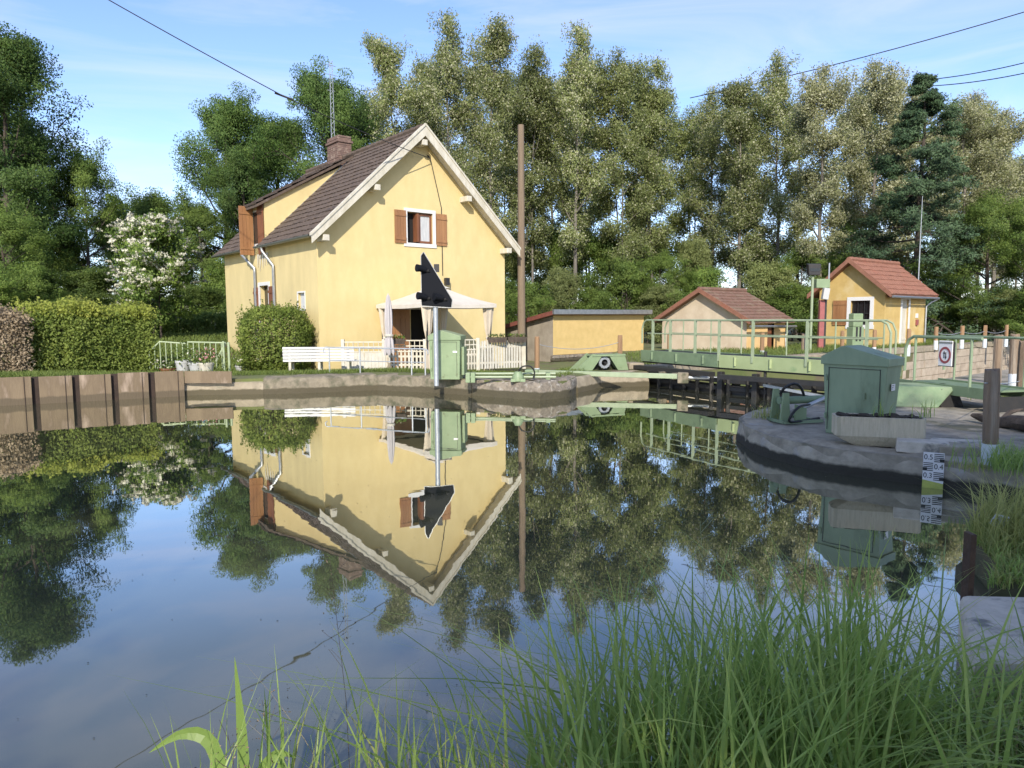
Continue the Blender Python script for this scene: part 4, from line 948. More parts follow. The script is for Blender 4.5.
MB().tube([(g1.x, g1.y, .34), (g1.x + .75, g1.y - .2, .33)], .045, 10).build('piston_rod', 'galvanized', bar, smooth=True)
# gate winch with its toothed wheel
wx = dp(602, 365, 18.7); win = thing('gate_winch', 'green gate winch with toothed wheel between sloped plates', 'winch', (wx.x, wx.y, zq(wx.x, wx.y)), .35)
win.scale = (.92, 1, .86)
mb = MB()
for y in (-.18, .18):
    mb.plate([(-.95, y, 0), (-.42, y, 0), (-.12, y, .42), (-.38, y, .52)], (0, .05, 0)); mb.plate([(.42, y, .0), (.75, y, 0), (.62, y, .50), (.14, y, .44)], (0, .05, 0))
mb.b2((-.40, -.2, .44), (.64, .2, .49)); mb.build('frame', 'green_light', win)
MB().plate([(-.44, .1, 0), (.5, .1, 0), (.14, .1, .44), (-.12, .1, .44)], (0, .05, 0)).build('housing', 'black_metal', win)
mb = MB(); c = Vector((.02, -.1, .24)); n = 26; o = len(mb.v)
for k, (r_, y) in enumerate(((.10, -.02), (.17, -.02), (.17, .03), (.10, .03))):
    for j in range(n): t = 2 * math.pi * j / n; rr = r_ * (1.08 if (j % 2 and r_ > .15) else 1); mb.v.append((c.x + rr * math.cos(t), c.y + y, c.z + rr * math.sin(t)))
for k in range(4):
    for j in range(n): mb.f.append((o + k * n + j, o + k * n + (j + 1) % n, o + ((k + 1) % 4) * n + (j + 1) % n, o + ((k + 1) % 4) * n + j))
mb.build('gear_wheel', 'galvanized', win)
MB().tube([(.02, -.16, .24), (.02, .12, .24)], .035, 8).build('axle', 'black_metal', win)
MB().box((1.05, .1, .10), (.5, .5, .2)).build('pedestal', 'concrete_pale', win, bevel=.03)

# ------------------------------------------------------------------ lock gates and the footbridge on them
gate = thing('lock_gate', 'black steel lock gates with timber beams under the green footbridge', 'lock gate')
def along(p, q, t): return p + (q - p) * t
for nm, (p, q) in (('gate_leaf', (GA, GM)), ('gate_leaf', (GM, GB))):
    mb = MB(); mb.bar((*p[:2], -.55), (*q[:2], -.55), .12, 1.5)
    for z in (.12, .30): mb.bar((*p[:2], z), (*q[:2], z), .26, .10)
    d = (q - p).length; lf = mb.build(nm, 'black_metal', gate, bevel=.01)
    mb = MB()
    for i in range(6): c = along(p, q, (i + .5) / 6) - U * .12; mb.bar((c.x, c.y, -.6), (c.x, c.y, .42), .09, .07)
    mb.build('rib', 'black_metal', lf)
for t, (p, q), px in ((.04, (GM, GB), 0), (.33, (GM, GB), 0), (.93, (GM, GB), 0)):
    c = along(p, q, t) - U * .22; MB().box((c.x, c.y, .12), (.13, .13, .80), Matrix.Rotation(ROT, 3, 'Z')).build('gate_post', 'black_metal', gate, bevel=.01)
c, d = along(GM, GB, .1) - U * .5, along(GM, GB, 1.02) - U * .42
MB().bar((c.x, c.y, .43), (d.x, d.y, .43), .16, .10).build('buffer_beam', 'black_metal', gate)
c, d = along(GM, GB, .42) - U * .34, along(GM, GB, 1.15) - U * .5
MB().bar((c.x, c.y, .30), (d.x, d.y, .10), .06, .06).build('brace', 'galvanized', gate)
c, d = along(GA, GM, .02) - U * .4, along(GA, GM, 1.) - U * .4
MB().bar((c.x, c.y, .46), (d.x, d.y, .46), .2, .10).build('buffer_beam', 'black_metal', gate)
for t in (.45, .62): c = along(GA, GM, t) - U * .55; MB().box((c.x, c.y, .34), (.22, .1, .17), Matrix.Rotation(ROT, 3, 'Z')).build('float_block', 'concrete', gate, bevel=.015)
MB().box((GM.x + .35, GM.y + .05, .2), (.18, .14, .18)).build('float_block', 'concrete', gate, bevel=.015)
c = along(GM, GB, .38) - U * .1; MB().tube([(c.x, c.y, -.3), (c.x, c.y, 1.02)], .035, 8).build('rod', 'black_metal', gate)

fb = thing('footbridge', 'light green steel footbridge with tube railings over the lock gates', 'footbridge')
zd0, zd1 = .60, .90; WB = .85
segs = [(GA + U * .22, GM + U * .22, 'green_shaded'), (GM + U * .22, Vector((7.20, 13.62, 0)), 'green_lit')]  # one green paint: far half coloured as shaded, near half as sunlit
for p, q, mt in segs:
    p = p.copy(); n_ = Vector(((q - p).y, -(q - p).x, 0)).normalized()     # towards the upstream side
    if n_.dot(U) > 0: n_ = -n_
    for o, m_ in ((.30, mt), (.30 - WB, 'green_shaded')):
        a, b = p + n_ * o, q + n_ * o; gd = MB(); gd.bar((*a[:2], .75), (*b[:2], .75), .04, .30); ob = gd.build('girder', m_, fb, bevel=.006)
        mb = MB(); L_ = (b - a).length
        for i in range(int(L_ / .8)):
            c = along(a, b, (i + .5) / int(L_ / .8)) + n_ * .035 * (1 if o > 0 else -1); mb.bar((c.x, c.y, .66), (c.x, c.y, .86), .05, .04)
        mb.build('stiffener', m_, ob)
    a, b = p + n_ * (.30 - WB / 2), q + n_ * (.30 - WB / 2); MB().bar((*a[:2], .86), (*b[:2], .86), WB - .06, .03).build('deck', 'black_metal', fb)
    MB().bar((*a[:2], .585), (*b[:2], .585), WB - .1, .05).build('underframe', 'black_metal', fb)
def railing(parent, pts, z0, zt, posts, r=.024, endcurve=(True, True), mat='green_rail', mid=True, post_w=None):
    pts = [Vector((p.x, p.y, zt)) for p in pts]
    d0 = (pts[0] - pts[1]).normalized(); d1 = (pts[-1] - pts[-2]).normalized(); tp = list(pts)
    if endcurve[0]: tp = [pts[0] + d0 * .24 + Vector((0, 0, -(zt - z0) * .8)), pts[0] + d0 * .24 + Vector((0, 0, -.22)), pts[0] + d0 * .17 + Vector((0, 0, -.06)), pts[0] + d0 * .05] + tp[1:]
    if endcurve[1]: tp = tp[:-1] + [pts[-1] + d1 * .05, pts[-1] + d1 * .17 + Vector((0, 0, -.06)), pts[-1] + d1 * .24 + Vector((0, 0, -.22)), pts[-1] + d1 * .24 + Vector((0, 0, -(zt - z0) * .85))]
    MB().tube(tp, r, 8).build('top_rail', mat, parent, smooth=True)
    if mid: MB().tube([p + Vector((0, 0, -(zt - z0) * .45)) for p in pts], r * .7, 6).build('middle_rail', mat, parent, smooth=True)
    for f in posts:
        n = len(pts) - 1; k = min(int(f * n), n - 1); p = pts[k].lerp(pts[k + 1], f * n - k)
        if post_w: MB().box((p.x, p.y, (z0 - .18 + zt) / 2), (post_w, .05, zt - z0 + .16), Matrix.Rotation(ROT, 3, 'Z')).build('post', mat, parent)
        else: MB().tube([(p.x, p.y, z0 - .1), (p.x, p.y, zt)], r * .85, 8).build('post', mat, parent, smooth=True)
fr = [along(GA, GM, .06) - U * .06, GM - U * .08, Vector((7.0, 13.5, 0)) - U * .1]
bk_ = [p + U * .84 for p in (along(GA, GM, .1) - U * .06, GM - U * .08, Vector((6.85, 13.72, 0)) - U * .1)]
railing(fb, fr, .92, 1.70, (.04, .17, .34, .49, .62, .80, .97), post_w=.055, endcurve=(True, True))
railing(fb, bk_, .92, 1.70, (.1, .3, .5, .68, .85, 1.), r=.02)

# gangway with the round red sign, its sloped green abutment
gw = thing('gangway', 'dull green steel gangway with railing behind the dark green cabinet', 'gangway')
ga, gb_ = Vector((7.02, 12.8, 0)), Vector((7.35, 10.95, 0)); gd = (gb_ - ga).normalized(); gn = Vector((gd.y, -gd.x, 0))
if gn.x > 0: gn = -gn
for o in (0, -.8):
    a, b = ga + gn * o, gb_ + gn * o; MB().bar((*a[:2], .57), (*b[:2], .57), .04, .17).build('girder', 'green_shaded', gw, bevel=.005)  # girders and deck wear the shaded copy of the green
a, b = ga - gn * .4, gb_ - gn * .4; MB().bar((*a[:2], .61), (*b[:2], .61), .78, .03).build('deck', 'green_shaded', gw)
MB().bar((*b[:2], .40), (*(b + gd * .02)[:2], .40), .7, .25).build('end_plate', 'black_metal', gw)
for px in (957, 984): pass
rp = [ga + gd * .35, gb_ - gd * .12]; railing(gw, rp, .66, 1.43, (.0, .86), r=.026, endcurve=(True, False), mat='green_dark', mid=False)
railing(gw, [p - gn * .8 for p in rp], .66, 1.43, (.0, 1.), r=.022, endcurve=(True, False), mat='green_dark', mid=False)
sgn = thing('round_sign', 'small white sign with a red ring hung on the gangway railing', 'sign', tuple((rp[0].lerp(rp[1], .52) + gn * .04)[:2]) + (.98,), math.atan2(gd.y, gd.x))
sgn.scale = (.86, 1, .95)
MB().b2((-.17, -.012, -.02), (.17, .006, .42)).build('plate', 'sign_white', sgn, bevel=.01)
MB().b2((-.19, .008, -.03), (.19, .03, .40)).build('backing', 'black_metal', sgn)
def ring(mb, r0, r1, y, n=36, c=(0, 0)):
    o = len(mb.v)
    for r_ in (r0, r1):
        for yy in (y, y + .003):
            for j in range(n): t = 2 * math.pi * j / n; mb.v.append((c[0] + r_ * math.cos(t), yy, c[1] + r_ * math.sin(t)))
    for a, b in ((0, 2), (2, 3), (3, 1), (1, 0)):
        for j in range(n): mb.f.append((o + a * n + j, o + a * n + (j + 1) % n, o + b * n + (j + 1) % n, o + b * n + j))
mb = MB(); ring(mb, .105, .145, -.0165, c=(0, .17)); mb.build('red_ring', 'sign_red', sgn)
mb = MB()
for x, s in ((-.022, 1), (.022, -1)):
    mb.b2((x - .008, -.0165, .12), (x + .008, -.0135, .22)); zt = .225 if s > 0 else .115; mb.plate([(x - .025, -.0165, zt - .03 * s), (x + .025, -.0165, zt - .03 * s), (x, -.0165, zt + .02 * s)], (0, .003, 0))
mb.build('arrows', 'sign_black', sgn)
MB().b2((-.17, -.0155, .37), (.17, -.0125, .40)).build('bar', 'zinc', sgn)
wd = thing('abutment', 'sloped pale green concrete block under the gangway end', 'abutment')
w0, w1 = at(905, 407, .285), at(938, 408, .285)
e1 = (w1 - w0); e1.z = 0; L_ = e1.length; e1.normalize(); dpv = Vector((-e1.y, e1.x, 0))
mb = MB(); mb.plate([w0 - e1 * .9, w1, w1 + e1 * .28 + Vector((0, 0, .34)) + dpv * .12, w0 - e1 * .9 + Vector((0, 0, .34)) + dpv * .12], dpv * .7); mb.build('block', 'green_conc', wd, bevel=.015)
MB().plate([w1 + e1 * .06 + dpv * .1, w1 + e1 * .42 + dpv * .2, w1 + e1 * .32 + dpv * .2 + Vector((0, 0, .30)), w1 + e1 * .06 + dpv * .1 + Vector((0, 0, .30))], dpv * .5).build('dark_side', 'black_metal', wd)  # black panel drawn as the dark side of the block

# hydraulic gate drive at the nose of the platform
hy = thing('gate_drive', 'green hydraulic gate drive with black hoses at the nose of the platform', 'hydraulic drive')
h0 = at(785, 424, .3); h1 = at(823, 422, .3); hd = (h1 - h0); hd.z = 0; hd.normalize(); hn = Vector((-hd.y, hd.x, 0))
T3 = lambda a, b, z: h0 + hd * a + hn * b + Vector((0, 0, z))
mb = MB(); mb.bar(T3(-.02, 0, .02), T3(.62, 0, .02), .04, .04); mb.bar(T3(-.02, .5, .02), T3(.62, .5, .02), .04, .04); mb.bar(T3(0, 0, .02), T3(0, .5, .02), .04, .04); mb.bar(T3(.55, 0, .02), T3(.55, .5, .02), .04, .04)
mb.build('base_frame', 'green_dark', hy)
mb = MB(); mb.plate([T3(.0, .1, .02), T3(.16, .1, .02), T3(.13, .1, .42), T3(.04, .1, .42)], hn * .03); mb.plate([T3(.0, .32, .02), T3(.16, .32, .02), T3(.13, .32, .46), T3(.04, .32, .46)], hn * .03); mb.plate([T3(.2, .04, .03), T3(.38, .04, .03), T3(.38, .04, .2), T3(.2, .04, .26)], hn * .03); mb.build('bracket', 'green_light', hy)
cy = MB(); cy.tube([T3(.05, .22, .30), T3(.9, .22, .30)], .055, 12); cy.build('cylinder', 'green_shaded', hy, smooth=True)
MB().tube([T3(.35, .1, .20), T3(1.2, .25, .42)], .03, 10).build('piston_rod', 'galvanized', hy, smooth=True)
mb = MB(); hose(mb, [T3(.06, .2, .40), T3(.06, .1, .50), T3(.2, .08, .55), T3(.36, .15, .48), T3(.5, .25, .34)], .02); mb.build('hose', 'rubber', hy, smooth=True)
mb = MB(); hose(mb, [T3(.5, .12, .24), T3(.25, .0, .24), T3(.08, -.06, .16), T3(.05, -.03, .04), T3(.3, .0, .03), T3(.6, .05, .05)], .018); mb.build('hose', 'rubber', hy, smooth=True)
MB().tube([T3(.66, -.05, .17), T3(.78, -.1, .06)], .045, 10).build('motor', 'galvanized', hy, smooth=True)

# concrete trough with soil and a few weeds
tr = thing('trough', 'weathered concrete planter trough with weeds in front of the dark green cabinet', 'trough')
t0, t1 = at(855, 448, .29), at(920, 451, .29); td = (t1 - t0); td.z = 0; TL = td.length; td.normalize(); tn = Vector((-td.y, td.x, 0)); tn = tn if tn.y > 0 else -tn
mb = MB(); ht = .36; top = [(-.20, -.02), (TL + .02, -.02), (TL + .06, .05), (TL + .06, .28), (TL, .34), (-.16, .34), (-.22, .28), (-.22, .04)]; bot = [(.02, .06), (TL - .04, .06), (TL - .03, .08), (TL - .03, .24), (TL - .05, .26), (.04, .26), (.0, .24), (.0, .08)]
pt = lambda s, b, z: t0 + td * s + tn * b + Vector((0, 0, z)); P = []
rows = [(bot, .02), ([(a[0] * .35 + b[0] * .65, a[1] * .35 + b[1] * .65) for a, b in zip(bot, top)], .09), (top, .14), (top, ht)]
for pl, z in rows: P += [pt(a, b, z) for a, b in pl]
P += [pt(TL / 2 + (a - TL / 2) * .95, .16 + (b - .16) * .8, ht) for a, b in top] + [pt(TL / 2 + (a - TL / 2) * .95, .16 + (b - .16) * .8, ht - .05) for a, b in top]
fs = [tuple(range(8))[::-1]]
for r_ in range(5): fs += [(r_ * 8 + j, r_ * 8 + (j + 1) % 8, r_ * 8 + 8 + (j + 1) % 8, r_ * 8 + 8 + j) for j in range(8)]
mb.add(P, fs); mb.build('basin', 'trough', tr)
mb = MB(); g = random.Random(6); n = 22
for i in range(n):
    for j in range(5): s = -.19 + (TL + .2) * i / (n - 1); mb.v.append(tuple(pt(s, .01 + .30 * j / 4, ht - .015 + g.uniform(0, .035) + (.0 if 0 < j < 4 else .005))))
for i in range(n - 1):
    for j in range(4): mb.f.append((i * 5 + j, i * 5 + 5 + j, i * 5 + 6 + j, i * 5 + 1 + j))
mb.build('soil', 'soil', tr)
g = np.random.default_rng(4)
for s in (.28, .72):
    rt = np.array([tuple(pt(s + g.normal() * .05, .12 + g.normal() * .04, ht)) for _ in range(16)]); v, tt = strands(rt, g.uniform(.1, .26, 16), g.uniform(.02, .10, 16), np.full(16, .010), g)
    o = raw_quads('weed', v, tt, 'grass_near', tr)
mb = MB()
for s in (.12, TL - .2): a = pt(s, .14, -.01); mb.box((a.x, a.y, .30), (.14, .14, .05), Matrix.Rotation(math.atan2(td.y, td.x), 3, 'Z'))
mb.build('foot', 'lip_stone', tr)
# cut stone blocks beside the gauge
def block(px, py, z, sz, rz, label, mat='slab_light'):
    c = at(px, py, z); mb = MB(); mb.b2((-sz[0] / 2, -sz[1] / 2, 0), (sz[0] / 2, sz[1] / 2, sz[2])); mb.jitter(.008, int(px))
    return tag(mb.build('stone_block', mat, loc=(c.x, c.y, z), rotz=rz, bevel=.012), label, 'stone block')
block(922, 452.5, .30, (.50, .26, .13), -.45, 'pale cut stone block behind the water gauge')
block(957, 456, .29, (.36, .30, .12), -.40, 'greyer stone block between the gauge and the wooden bollard', 'lip_stone')
c = at(955, 444, .29); mb = MB(); mb.prism([(-.35, -.16), (.32, -.18), (.38, .10), (-.2, .16)], 0, .05); tag(mb.build('flat_stone', 'slab_light', loc=(c.x, c.y, .285), rotz=-.3, bevel=.015), 'thin flat slab lying on the paving behind the stone blocks', 'stone slab')
# water gauge staff
gp0 = at(934, 487.5, 0); gs = thing('water_gauge', 'white and black water level gauge with yellow foot on the quay edge', 'gauge', (gp0.x - .03, gp0.y - .02, 0), math.atan2(-.52, .86)); gs.scale = (.88, 1, 1)
GWd = .215
MB().b2((-GWd / 2, -.012, -.5), (GWd / 2, 0, .375)).build('board', 'sign_white', gs)
MB().plate([(-GWd / 2, -.014, -.02), (GWd / 2, -.014, -.02), (GWd / 2, -.014, .055), (-GWd / 2, -.014, .085)], (0, -.002, 0)).build('yellow_foot', 'gauge_yellow', gs)
mb = MB()
for k in range(3):
    zb = .085 + k * .097; left = k % 2 == 1          # graduated half alternates from side to side
    x0_, x1_ = (-GWd / 2, 0) if left else (0, GWd / 2)
    for i in range(5): mb.b2((x0_ + .004, -.0155, zb + i * .0194), (x1_ - .004, -.013, zb + i * .0194 + .0085))
    mb.b2((x1_ - .045 if not left else x0_, -.0165, zb), (x1_ if not left else x0_ + .045, -.0135, zb + .034))
mb.build('graduation', 'sign_black', gs)
for k, s in enumerate(('0.3', '0.4', '0.5')):
    cu = bpy.data.curves.new('digits', 'FONT'); cu.body = s; cu.size = .078; cu.align_x = 'CENTER'; cu.extrude = .001
    o = bpy.data.objects.new('digits', cu); dg = bpy.context.evaluated_depsgraph_get
    col.objects.link(o); bpy.context.view_layer.update(); me = bpy.data.meshes.new_from_object(o.evaluated_get(dg())); bpy.data.objects.remove(o)
    me.materials.clear(); me.materials.append(MATS['sign_black']); o = bpy.data.objects.new('digits', me); col.objects.link(o); o.parent = gs
    left = k % 2 == 0; o.location = ((-GWd / 4 if left else GWd / 4), -.0145, .085 + k * .097 + .022); o.rotation_euler = (R(90), 0, 0)

# ------------------------------------------------------------------ bollards and posts
def bollard(name, label, loc, h, r, white, wood, tilt=(0, 0), group=None, seed=1, cat='bollard'):
    t = thing(name, label, cat, loc, 0, group); t.rotation_euler = (R(tilt[0]), R(tilt[1]), seed)
    g = random.Random(seed); mb = MB(); n = 12; lv = 9; rr = [1 + g.uniform(-.10, .06) for _ in range(n)]
    z0 = white - .01
    for i in range(lv + 1):
        z = z0 + (h - z0) * i / lv; k = 1.0 if i < lv else .93
        for j in range(n): a = 2 * math.pi * j / n; q = r * k * (rr[j] + g.uniform(-.02, .02)); mb.v.append((q * math.cos(a), q * math.sin(a), z + (g.uniform(-.02, .02) if i == lv else 0)))
    for i in range(lv):
        for j in range(n): mb.f.append((i * n + j, i * n + (j + 1) % n, (i + 1) * n + (j + 1) % n, (i + 1) * n + j))
    mb.v.append((0, 0, h + .012)); mb.f += [(lv * n + j, lv * n + (j + 1) % n, (lv + 1) * n) for j in range(n)]
    mb.build('shaft', wood, t)
    if white > .02: MB().lathe([(r * 1.06, -.15), (r * 1.05, white * .5), (r * 1.04, white)], (0, 0, 0), 14).build('painted_base', 'post_white', t, smooth=True)
    return t
c = dp(989.5, 473.5, 7.12); bollard('bollard', 'tall weathered wooden bollard with white base at the water edge', (c.x, c.y, .25), 1.0, .075, .25, 'post_wood', (0, 1.6), seed=3)
c = dp(996, 388, 13.6); bollard('bollard', 'dark wooden bollard just behind the nearest tall one', (c.x, c.y, .28), 1.13, .085, .18, 'post_wood', (0, .5), seed=4)
c = dp(1013, 384, 15.2); bollard('bollard', 'wooden bollard with white base in the middle of the row', (c.x, c.y, .28), 1.10, .088, .26, 'post_wood', (0, -1), seed=5)
c = dp(1022, 400, 12.2); bollard('bollard', 'thick wooden bollard cut by the right edge of the view', (c.x, c.y, .28), 1.06, .10, .20, 'post_wood', (0, 0), seed=6)
FAR = [(935.6, 327, 'pale wooden post beside the downpipe corner of the hut'), (961.5, 326, 'second pale wooden post right of the hut'), (984.4, 325.5, 'third pale wooden post right of the hut'), (1005.6, 325, 'last pale wooden post right of the hut')]
fars = []
for i, (px, ty, lb_) in enumerate(FAR):
    c = dp(px, 346, 31.5 + i * .9); h_ = dp(px, ty, c.y).z - zq(c.x, c.y); fars.append((c, h_)); bollard('mooring_post', lb_, (c.x, c.y, zq(c.x, c.y)), h_, .085, .26, 'post_wood_sunlit', group='pale posts with white feet along the lock', seed=20 + i, cat='post')
MID = [(537, 337, 20.6, 'rusty post with white foot before the yellow shed corner', .2), (620, 335.5, 21.6, 'thin wooden post before the right half of the yellow shed', .0), (669, 334, 24.5, 'short wooden post beside the beige outbuilding', .0),
       (762, 333, 25.8, 'wooden post in front of the ochre wall of the outbuilding', .12), (803, 334, 27.0, 'grey wooden post left of the floodlight pole', .0), (874, 330, 28.2, 'brown post in front of the hut window', .12), (908, 329, 26.6, 'brown post with white foot in front of the hut door', .28), (842, 331, 28.0, 'thin brown post below the hut shutter', .1)]
for i, (px, ty, d, lb_, wh) in enumerate(MID):
    c = dp(px, 350, d); z = zq(c.x, c.y); bollard('mooring_post', lb_, (c.x, c.y, z), dp(px, ty, d).z - z, .075, wh, 'post_wood_sunlit' if i != 4 else 'post_wood', group='wooden posts along the lock', seed=40 + i, cat='post')
def cable(name, label, pts, sag, r, mat='wire', cat='cable', n=14):
    mb = MB(); P = []
    for a, b in zip(pts[:-1], pts[1:]):
        a, b = Vector(a), Vector(b)
        for i in range(n): f = i / n; p = a.lerp(b, f); p.z -= sag * 4 * f * (1 - f); P.append(p)
    mb.tube(P + [Vector(pts[-1])], r, 5); return tag(mb.build(name, mat), label, cat)
pts = [(c.x, c.y, zq(c.x, c.y) + h_ * .72) for c, h_ in fars]; cable('wire', 'slack wire strung between the pale posts right of the hut', pts, .12, .012, 'galvanized')
a = dp(537, 344, 20.6); b = dp(620, 342, 21.6); cable('wire', 'sagging wire between the two posts before the yellow shed', [a, b], .18, .009, 'galvanized')
a = dp(985, 383, 6.85); b = dp(1020, 381, 12.2); cable('wire', 'thin wire from the nearest bollard to the next one', [(a.x, a.y, a.z), (b.x, b.y, b.z)], .02, .006, 'galvanized')
# overhead power lines
hb = house.matrix_basis; bkw = Matrix.Translation(HO) @ Matrix.Rotation(ROT, 4, 'Z') @ bk
mid_ = dp(285, 97, 18.4)
cable('power_cable', 'black power cable running from the sky down to the house gable', [dp(-60, -98, 16.6), mid_, tuple(bkw)], .06, .013)
mb = MB(); mb.tube([mid_ + Vector((-.25, 0, .1)), mid_ + Vector((.2, 0, -.07))], .026, 6); tag(mb.build('cable_clamp', 'wire'), 'dark tension clamp on the cable above the chimney', 'cable clamp')
for a, b, lb_ in (((690, 98), (1090, -8), 'upper overhead line crossing the sky at right'), ((925, 80), (1100, 41), 'middle overhead line at right above the conifer'), ((930, 86), (1100, 54), 'lowest overhead line at right above the conifer')):
    p, q = dp(*a, 57), dp(*b, 46); cable('power_cable', lb_, [p, q], .35, .035)
# utility pole
pc = dp(521.5, 340, 26.5); zt = dp(522, 125, 26.5).z; mb = MB(); mb.tube([(pc.x, pc.y, -.5), (pc.x, pc.y, zt)], [.155, .115], 12)
tag(mb.build('utility_pole', 'pole_wood', smooth=True), 'tall plain wooden utility pole right of the house', 'utility pole')
# floodlight on a green pole
c = dp(810, 356, 26.4); z0 = zq(c.x, c.y); fl = thing('floodlight', 'black floodlight on a slim green pole beside the hut', 'floodlight', (c.x, c.y, z0)); zt = dp(811, 276, 26.4).z - z0
MB().tube([(0, 0, 0), (0, 0, zt)], .048, 8).build('pole', 'green_rail', fl, smooth=True)
mb = MB(); mb.plate([(-.20, -.16, zt + .02), (.20, -.16, zt + .02), (.24, -.16, zt + .42), (-.24, -.16, zt + .42)], (0, .22, .04)); mb.build('lamp_head', 'black_metal', fl, bevel=.02)
MB().plate([(-.17, -.165, zt + .16), (.17, -.165, zt + .16), (.19, -.165, zt + .27), (-.19, -.165, zt + .27)], (0, -.004, 0)).build('lamp_glass', 'dark_window', fl)
# red post with meter box and green box
c = dp(820, 352, 29.0); z0 = zq(c.x, c.y); rp_ = thing('service_post', 'red service post with white meter and green box beside the hut', 'service post', (c.x, c.y, z0)); zz = lambda py: dp(820, py, 29).z - z0
MB().b2((-.10, -.08, -.1), (.10, .08, zz(300))).build('post', 'red_paint', rp_, bevel=.01)
MB().b2((.11, -.03, -.1), (.20, .06, zz(290))).build('rear_post', 'black_metal', rp_)
MB().box((.06, -.18, zz(294)), (.24, .2, .46), Matrix.Rotation(R(8), 3, 'Y')).build('meter_box', 'ring_white', rp_, bevel=.02)
MB().b2((-.28, -.1, zz(288)), (.27, .25, zz(279))).build('green_box', 'green_light', rp_, bevel=.02)
MB().tube([(.25, 0, zz(290)), (.25, 0, zz(263))], .03, 6).build('rod', 'galvanized', rp_)
# green control pillar
c = dp(854.5, 352, 24.0); z0 = .3; kp = thing('control_pillar', 'light green control pillar with two dark slots before the hut', 'control pillar', (c.x, c.y, z0), .25); zz = lambda py: dp(854, py, 24).z - z0
MB().b2((-.22, -.15, 0), (.22, .15, zz(327))).build('column', 'green_light', kp, bevel=.015)
MB().b2((-.19, -.13, zz(327)), (.19, .13, zz(313.5))).build('head', 'green_light', kp, bevel=.03)
for x in (-.07, .07): MB().b2((x - .035, -.158, zz(341)), (x + .035, -.148, zz(327))).build('slot', 'black_metal', kp)
# driftwood trunk on the paving
lg = thing('log', 'dark driftwood log lying on the paving at right', 'log'); a, b = at(972, 419, .33), at(1060, 432, .36); mb = MB(); g = random.Random(2)
mb.tube([a.lerp(b, i / 8) + Vector((0, 0, g.uniform(-.015, .02) + .03)) for i in range(9)], [.03, .06, .07, .075, .085, .10, .11, .12, .12], 9); mb.jitter(.012, 4); mb.build('trunk', 'drift_wood', lg, smooth=True)
mb = MB(); p = a.lerp(b, .35); mb.tube([p, p + Vector((.2, .1, .14)), p + Vector((.4, .15, .17))], [.05, .035, .015], 6); mb.build('branch', 'drift_wood', lg, smooth=True)
# light green garden railing with junk behind it
gr = thing('garden_railing', 'pale green garden railing between the hedge and the house', 'railing'); gy = 19.6
zz = lambda py, d=gy: dp(190, py, d).z
def gx(px): return dp(px, 350, gy).x
def rail_sec(P, zb):
    mb = MB(); mb.tube([(gx(x), gy, zz(y)) for x, y in P], .022, 6); mb.build('top_rail', 'fence_green', gr)
    mb = MB(); x = P[0][0]
    while x <= P[-1][0]:
        y = np.interp(x, [p[0] for p in P], [p[1] for p in P]); mb.tube([(gx(x), gy, zb), (gx(x), gy, zz(y))], .014, 5); x += 5.6
    mb.build('baluster', 'fence_green', gr)
rail_sec([(149, 352), (160, 341.5), (186, 343.5)], .42); rail_sec([(188, 342), (226, 343)], .42)
for x, t, s in ((228, 341, 0), (233, 342, 0)): MB().tube([(gx(x), gy - .3, .3), (gx(x), gy - .3, zz(t))], .03, 6).build('post', 'fence_green', gr)
MB().tube([(gx(218), gy - .2, zz(362)), (gx(229), gy - .2, zz(343))], .03, 6).build('brace', 'fence_green', gr)
g = random.Random(12)
def pot(px, d, label, r, h, mat, plant):
    c = dp(px, 360, d); t = thing('plant_pot', label, 'plant pot', (c.x, c.y, zq(c.x, c.y) - .01), 0, 'pots beside the garden railing')
    MB().lathe([(r * .7, 0), (r * .95, h * .85), (r, h * .86), (r, h), (r * .85, h), (r * .8, h * .9)], (0, 0, 0), 14).build('pot', mat, t, smooth=True)
    q = np.random.default_rng(int(px)); c = q.normal(size=(140, 3)) * (r * .75, r * .75, h * .35) + (0, 0, h * 1.35); leaves('plant', c, .08, 'leaf_mid', t, q)
    if plant: c = q.normal(size=(60, 3)) * (r * .8, r * .8, h * .35) + (0, 0, h * 1.45); leaves('flower', c, .06, MATS[plant], t, q)
pot(183, 19.0, 'white pot left of the pink flowering one', .20, .42, 'ring_white', None); pot(197, 18.8, 'white pot with leaves in the middle of the group', .22, .36, 'ring_white', 'elder_flower'); pot(206, 18.6, 'pot of pink flowers by the railing brace', .20, .34, 'old_white', 'flower_pink')
pot(243, 21.5, 'white flower pot at the foot of the house corner', .24, .26, 'ring_white', 'elder_flower'); pot(168, 19.1, 'low dark pot behind the steel sheet piles', .22, .2, 'brown_wood', 'elder_flower')

